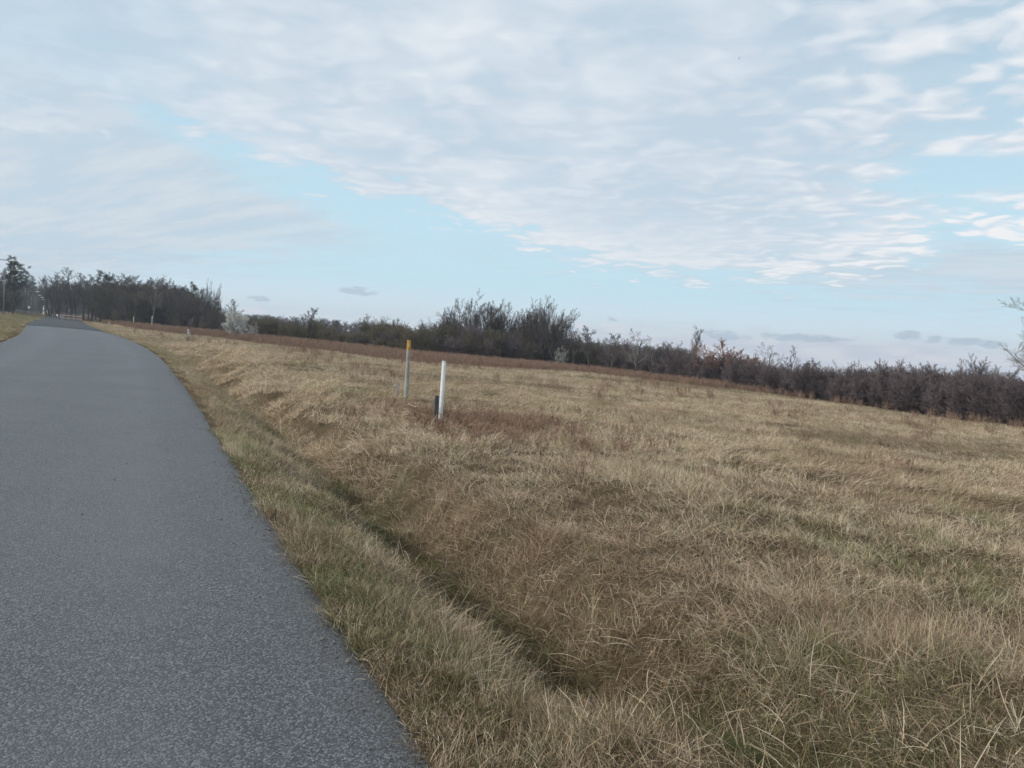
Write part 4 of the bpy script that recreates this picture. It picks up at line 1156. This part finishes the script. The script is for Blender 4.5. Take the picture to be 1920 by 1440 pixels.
X, Y, z, h = post_at(744, 749, 722)
o = empty('standpipe', (X, Y, z), label='short galvanised standpipe with a bent spout left of the yellow-topped post', cat='pipe')
g_ = Geo(); g_.tube([(0, 0, -0.2), (0, 0, h * 0.8), (0, 0, h - 0.04), (-0.015, 0, h - 0.012), (-0.05, 0, h - 0.005), (-0.085, 0, h - 0.02), (-0.095, 0, h - 0.05)], [0.022, 0.022, 0.022, 0.022, 0.021, 0.021, 0.021], 12)
link('pipe', g_.mesh('pipe', M_STEEL, True), parent=o)
g_ = Geo(); g_.tube([(0, 0, h * 0.55), (0, 0, h * 0.62)], [0.034, 0.034], 6); link('coupling', g_.mesh('coupling', M_STEEL), parent=o)
g_ = Geo(); g_.tube([(0, 0, h - 0.02), (0, 0, h + 0.03)], [0.012, 0.012], 8); g_.box(0, 0, h + 0.035, 0.09, 0.018, 0.014, 0.4); link('valve_handle', g_.mesh('valve_handle', M_STEEL), parent=o)


def delineator(px, py, ytop, label, white=0.45):
    X, Y, z, h = post_at(px, py, ytop)
    o = empty('delineator_post', (X, Y, z), label=label, cat='post')
    g_ = Geo(); g_.box(0, 0, h * (1 - white) / 2 - 0.1, 0.12, 0.07, h * (1 - white) + 0.2, 0.5); link('lower_post', g_.mesh('lower_post', M_CONC), parent=o)
    g_ = Geo(); g_.box(0, 0, h * (1 - white / 2), 0.13, 0.075, h * white, 0.5); link('white_head', g_.mesh('white_head', M_WHITE), parent=o)
    g_ = Geo(); g_.box(-0.02, -0.05, h * (1 - white * .55), 0.05, 0.008, 0.14, 0.5); link('reflector', g_.mesh('reflector', M_REDP), parent=o)


delineator(352, 638, 617, 'white-headed delineator post beside a whitewashed young tree')
delineator(204, 613, 604, 'small pale delineator post where the grass verge meets the resurfaced road', 0.5)


# ------------------------------------------------------------------ street lamps
def street_lamp(px, Y, ytop, arm, label, ybase=None):
    X, Y, z = at(px, Y)
    zt = ztop(X, Y, ytop); h = zt - z
    _, d = edge_cos(Y); a = math.atan2(-d, 1.0) * 1.0        # arm points across the road
    o = empty('street_lamp', (X, Y, z), label=label, cat='street lamp', group='street lamps along the left of the road')
    o.rotation_euler = (0, 0, -0.1)
    g_ = Geo(); g_.tube([(0, 0, -0.3), (0, 0, h * 0.5), (0, 0, h - 0.1)], [0.11, 0.095, 0.07], 10); link('pole', g_.mesh('pole', M_GREYP, True), parent=o)
    g_ = Geo(); g_.tube([(0, 0, -0.05), (0, 0, 0.55), (0, 0, 0.6)], [0.15, 0.15, 0.11], 10); link('base_sleeve', g_.mesh('base_sleeve', M_GREYP), parent=o)
    g_ = Geo(); g_.tube([(0, 0, h - 0.12), (0.12, 0, h + 0.02), (arm * 0.5, 0, h + 0.06), (arm, 0, h + 0.03)], [0.06, 0.055, 0.05, 0.045], 8); link('arm', g_.mesh('arm', M_GREYP, True), parent=o)
    g_ = Geo()
    xs = [arm - 0.1, arm + 0.05, arm + 0.45, arm + 0.85, arm + 0.98]; ws = [0.05, 0.13, 0.19, 0.14, 0.03]; hs = [0.05, 0.08, 0.11, 0.08, 0.02]
    v, q = tubes(np.array([[(x_, 0, h + 0.03) for x_ in xs]]), np.array([ws]), 10)
    v[:, 2] = (v[:, 2] - h - 0.03) * 0.6 + h + 0.03
    g_.add(v, [(0 + 0, i, (i + 1) % 10) for i in range(1, 9)], q); hd = link('lamp_head', g_.mesh('lamp_head', M_LAMP, True), parent=o)
    g_ = Geo(); g_.box(arm + 0.45, 0, h - 0.085, 0.6, 0.22, 0.03); link('diffuser', g_.mesh('diffuser', M_WHITE), parent=hd)


for px, Y, yt, lab in [(-12, 101, 487, 'nearest street lamp, its arm reaching in at the left edge'), (7, 127, 506, 'street lamp with its pale pole at the left edge'), (47, 181, 535, 'nearest lamp of the distant row by the wood'),
                       (52, 216, 546, 'second lamp of the distant row by the wood'), (59, 250, 553, 'third lamp of the distant row by the wood'), (65, 283, 557, 'fourth lamp of the distant row by the wood'), (69, 321, 561, 'farthest lamp of the distant row by the wood')]:
    street_lamp(px, Y, yt, 2.3 if Y > 120 else 2.0, lab)


# ------------------------------------------------------------------ road end: barrier, signs, fence
def rail_fence(name, p0, p1, ht, rails, posts, mats, label, cat):
    p0 = np.array(p0); p1 = np.array(p1); L = np.linalg.norm(p1 - p0); rz = math.atan2(p1[1] - p0[1], p1[0] - p0[0])
    z = hz(*p0)
    o = empty(name, (p0[0], p0[1], z), rz, label=label, cat=cat)
    for i in range(posts):
        x = L * i / (posts - 1); zz = hz(*(p0 + (p1 - p0) * x / L)) - z
        g_ = Geo(); g_.box(x, 0.07, zz + ht / 2 - 0.15, 0.11, 0.11, ht + 0.3); link('post', g_.mesh('post', mats[1]), parent=o)
    for k, t in enumerate(rails):
        z1 = hz(*p1) - z
        g_ = Geo(); g_.tube([(-0.2, 0, ht * t), (L + 0.2, 0, ht * t + z1)], [0.085, 0.085], 6); link('rail', g_.mesh('rail', mats[0]), parent=o)


a0 = at(111, 141); a1 = at(154, 128)
rail_fence('barrier', a0[:2], a1[:2], 1.05, (0.92, 0.5, 0.08), 5, (M_PINK, M_REDP), 'low reddish rail barrier beside the far end of the road', 'barrier')
b0 = at(30, 172); b1 = at(72, 196)
rail_fence('low_fence', b0[:2], b1[:2], 0.75, (0.9, 0.45), 7, (M_CONCG, M_CONCG), 'low pale fence on the bank below the distant lamps', 'fence')


def sign(name, px, Y, ytop, boards, label, shape='box', mat=None):
    X, Y, z = at(px, Y); h = ztop(X, Y, ytop) - z
    o = empty(name, (X, Y, z), -0.5, label=label, cat='sign')
    g_ = Geo(); g_.tube([(0, 0, -0.2), (0, 0, h)], [0.035, 0.035], 8); link('pole', g_.mesh('pole', M_STEEL), parent=o)
    for (za, zb, w) in boards:
        g_ = Geo()
        if shape == 'box':
            g_.box(0, -0.06, h * (za + zb) / 2, w, 0.03, h * (zb - za))
        else:
            v, q = tubes(np.array([[(0, -0.075, h * (za + zb) / 2), (0, -0.045, h * (za + zb) / 2)]]), np.array([[1.0, 1.0]]), 20)
            c = np.array([0, 0, h * (za + zb) / 2]); v = np.vstack([v, [0, -0.075, c[2]], [0, -0.045, c[2]]])
            dv = v - c; dv[:, 0] *= w / 2; dv[:, 2] *= h * (zb - za) / 2; v = dv + c
            g_.add(v, [(40, (i + 1) % 20, i) for i in range(20)] + [(41, 20 + i, 20 + (i + 1) % 20) for i in range(20)], q)
        link('board', g_.mesh('board', mat or M_WHITE), parent=o)


sign('road_sign', 82, 210, 573, [(0.55, 1.0, 0.55), (0.30, 0.42, 0.62), (0.16, 0.26, 0.62)], 'tall narrow white road sign beside the distant lamps')
sign('road_sign', 88, 206, 581, [(0.12, 1.0, 0.62)], 'low oval white board right of the tall narrow sign', 'oval')
sign('road_sign', 108, 143, 589, [(0.62, 1.0, 0.5)], 'small white board at the left end of the barrier', 'oval')
sign('road_sign', 55, 190, 574, [(0.72, 1.0, 0.9)], 'wide pale board standing among the lamp poles')
sign('road_sign', 130, 150, 580, [(0.82, 1.0, 0.7)], 'small dull reddish board standing above the barrier', 'box', M_PINK)


# ------------------------------------------------------------------ bird
def bird():
    d = ray(1386, 109); d = d / np.linalg.norm(d); p = d * 62 + np.array([0, 0, EYE])
    m = mat_surface('grey_plumage', (0.24, 0.24, 0.25), (0.36, 0.36, 0.37), 9)
    o = empty('bird', p, 0.6, label='small grey bird gliding high under the clouds', cat='bird')
    o.rotation_euler = (0.3, -0.9, 0.6); o.scale = (0.3,) * 3
    g_ = Geo(); g_.tube([(0, -0.24, 0), (0, -0.16, 0.01), (0, 0, 0), (0, 0.14, 0), (0, 0.22, 0.015), (0, 0.27, 0.01)], [0.01, 0.035, 0.06, 0.045, 0.03, 0.006], 8); link('body', g_.mesh('body', m, True), parent=o)
    for s in (-1, 1):
        v = [(0.03 * s, 0.08, 0.01), (0.03 * s, -0.07, 0.01), (0.28 * s, -0.02, 0.09), (0.28 * s, 0.11, 0.09), (0.58 * s, -0.10, 0.05), (0.52 * s, 0.03, 0.06)]
        v = np.array(v); v2 = v - np.array([0, 0, 0.012])
        g_ = Geo(); g_.add(np.vstack([v, v2]), None, [(0, 1, 2, 3), (3, 2, 4, 5), (6, 9, 8, 7), (9, 11, 10, 8), (0, 3, 9, 6), (3, 5, 11, 9), (1, 7, 8, 2), (2, 8, 10, 4), (4, 10, 11, 5)])
        link('wing', g_.mesh('wing', m), parent=o)


bird()


# ------------------------------------------------------------------ haze
def haze():
    m, T, out = new_mat('thin_haze')
    v = T.add('ShaderNodeVolumePrincipled')
    v.inputs['Color'].default_value = (0.78, 0.88, 1.0, 1); v.inputs['Density'].default_value = 0.00045; v.inputs['Anisotropy'].default_value = 0.2
    T.l.new(v.outputs[0], out.inputs['Volume'])
    lo = float(min((o.data.vertices[i].co.z for o in [bpy.data.objects['ground']] for i in range(0, len(o.data.vertices), 7)))) - 3
    top = 27.0
    g_ = Geo(); g_.box(0, 0, (lo + top) / 2, 2560, 2560, top - lo)
    link('haze', g_.mesh('haze', m), kind='stuff', label='thin bluish haze hanging over the field and wood', cat='haze')


haze()
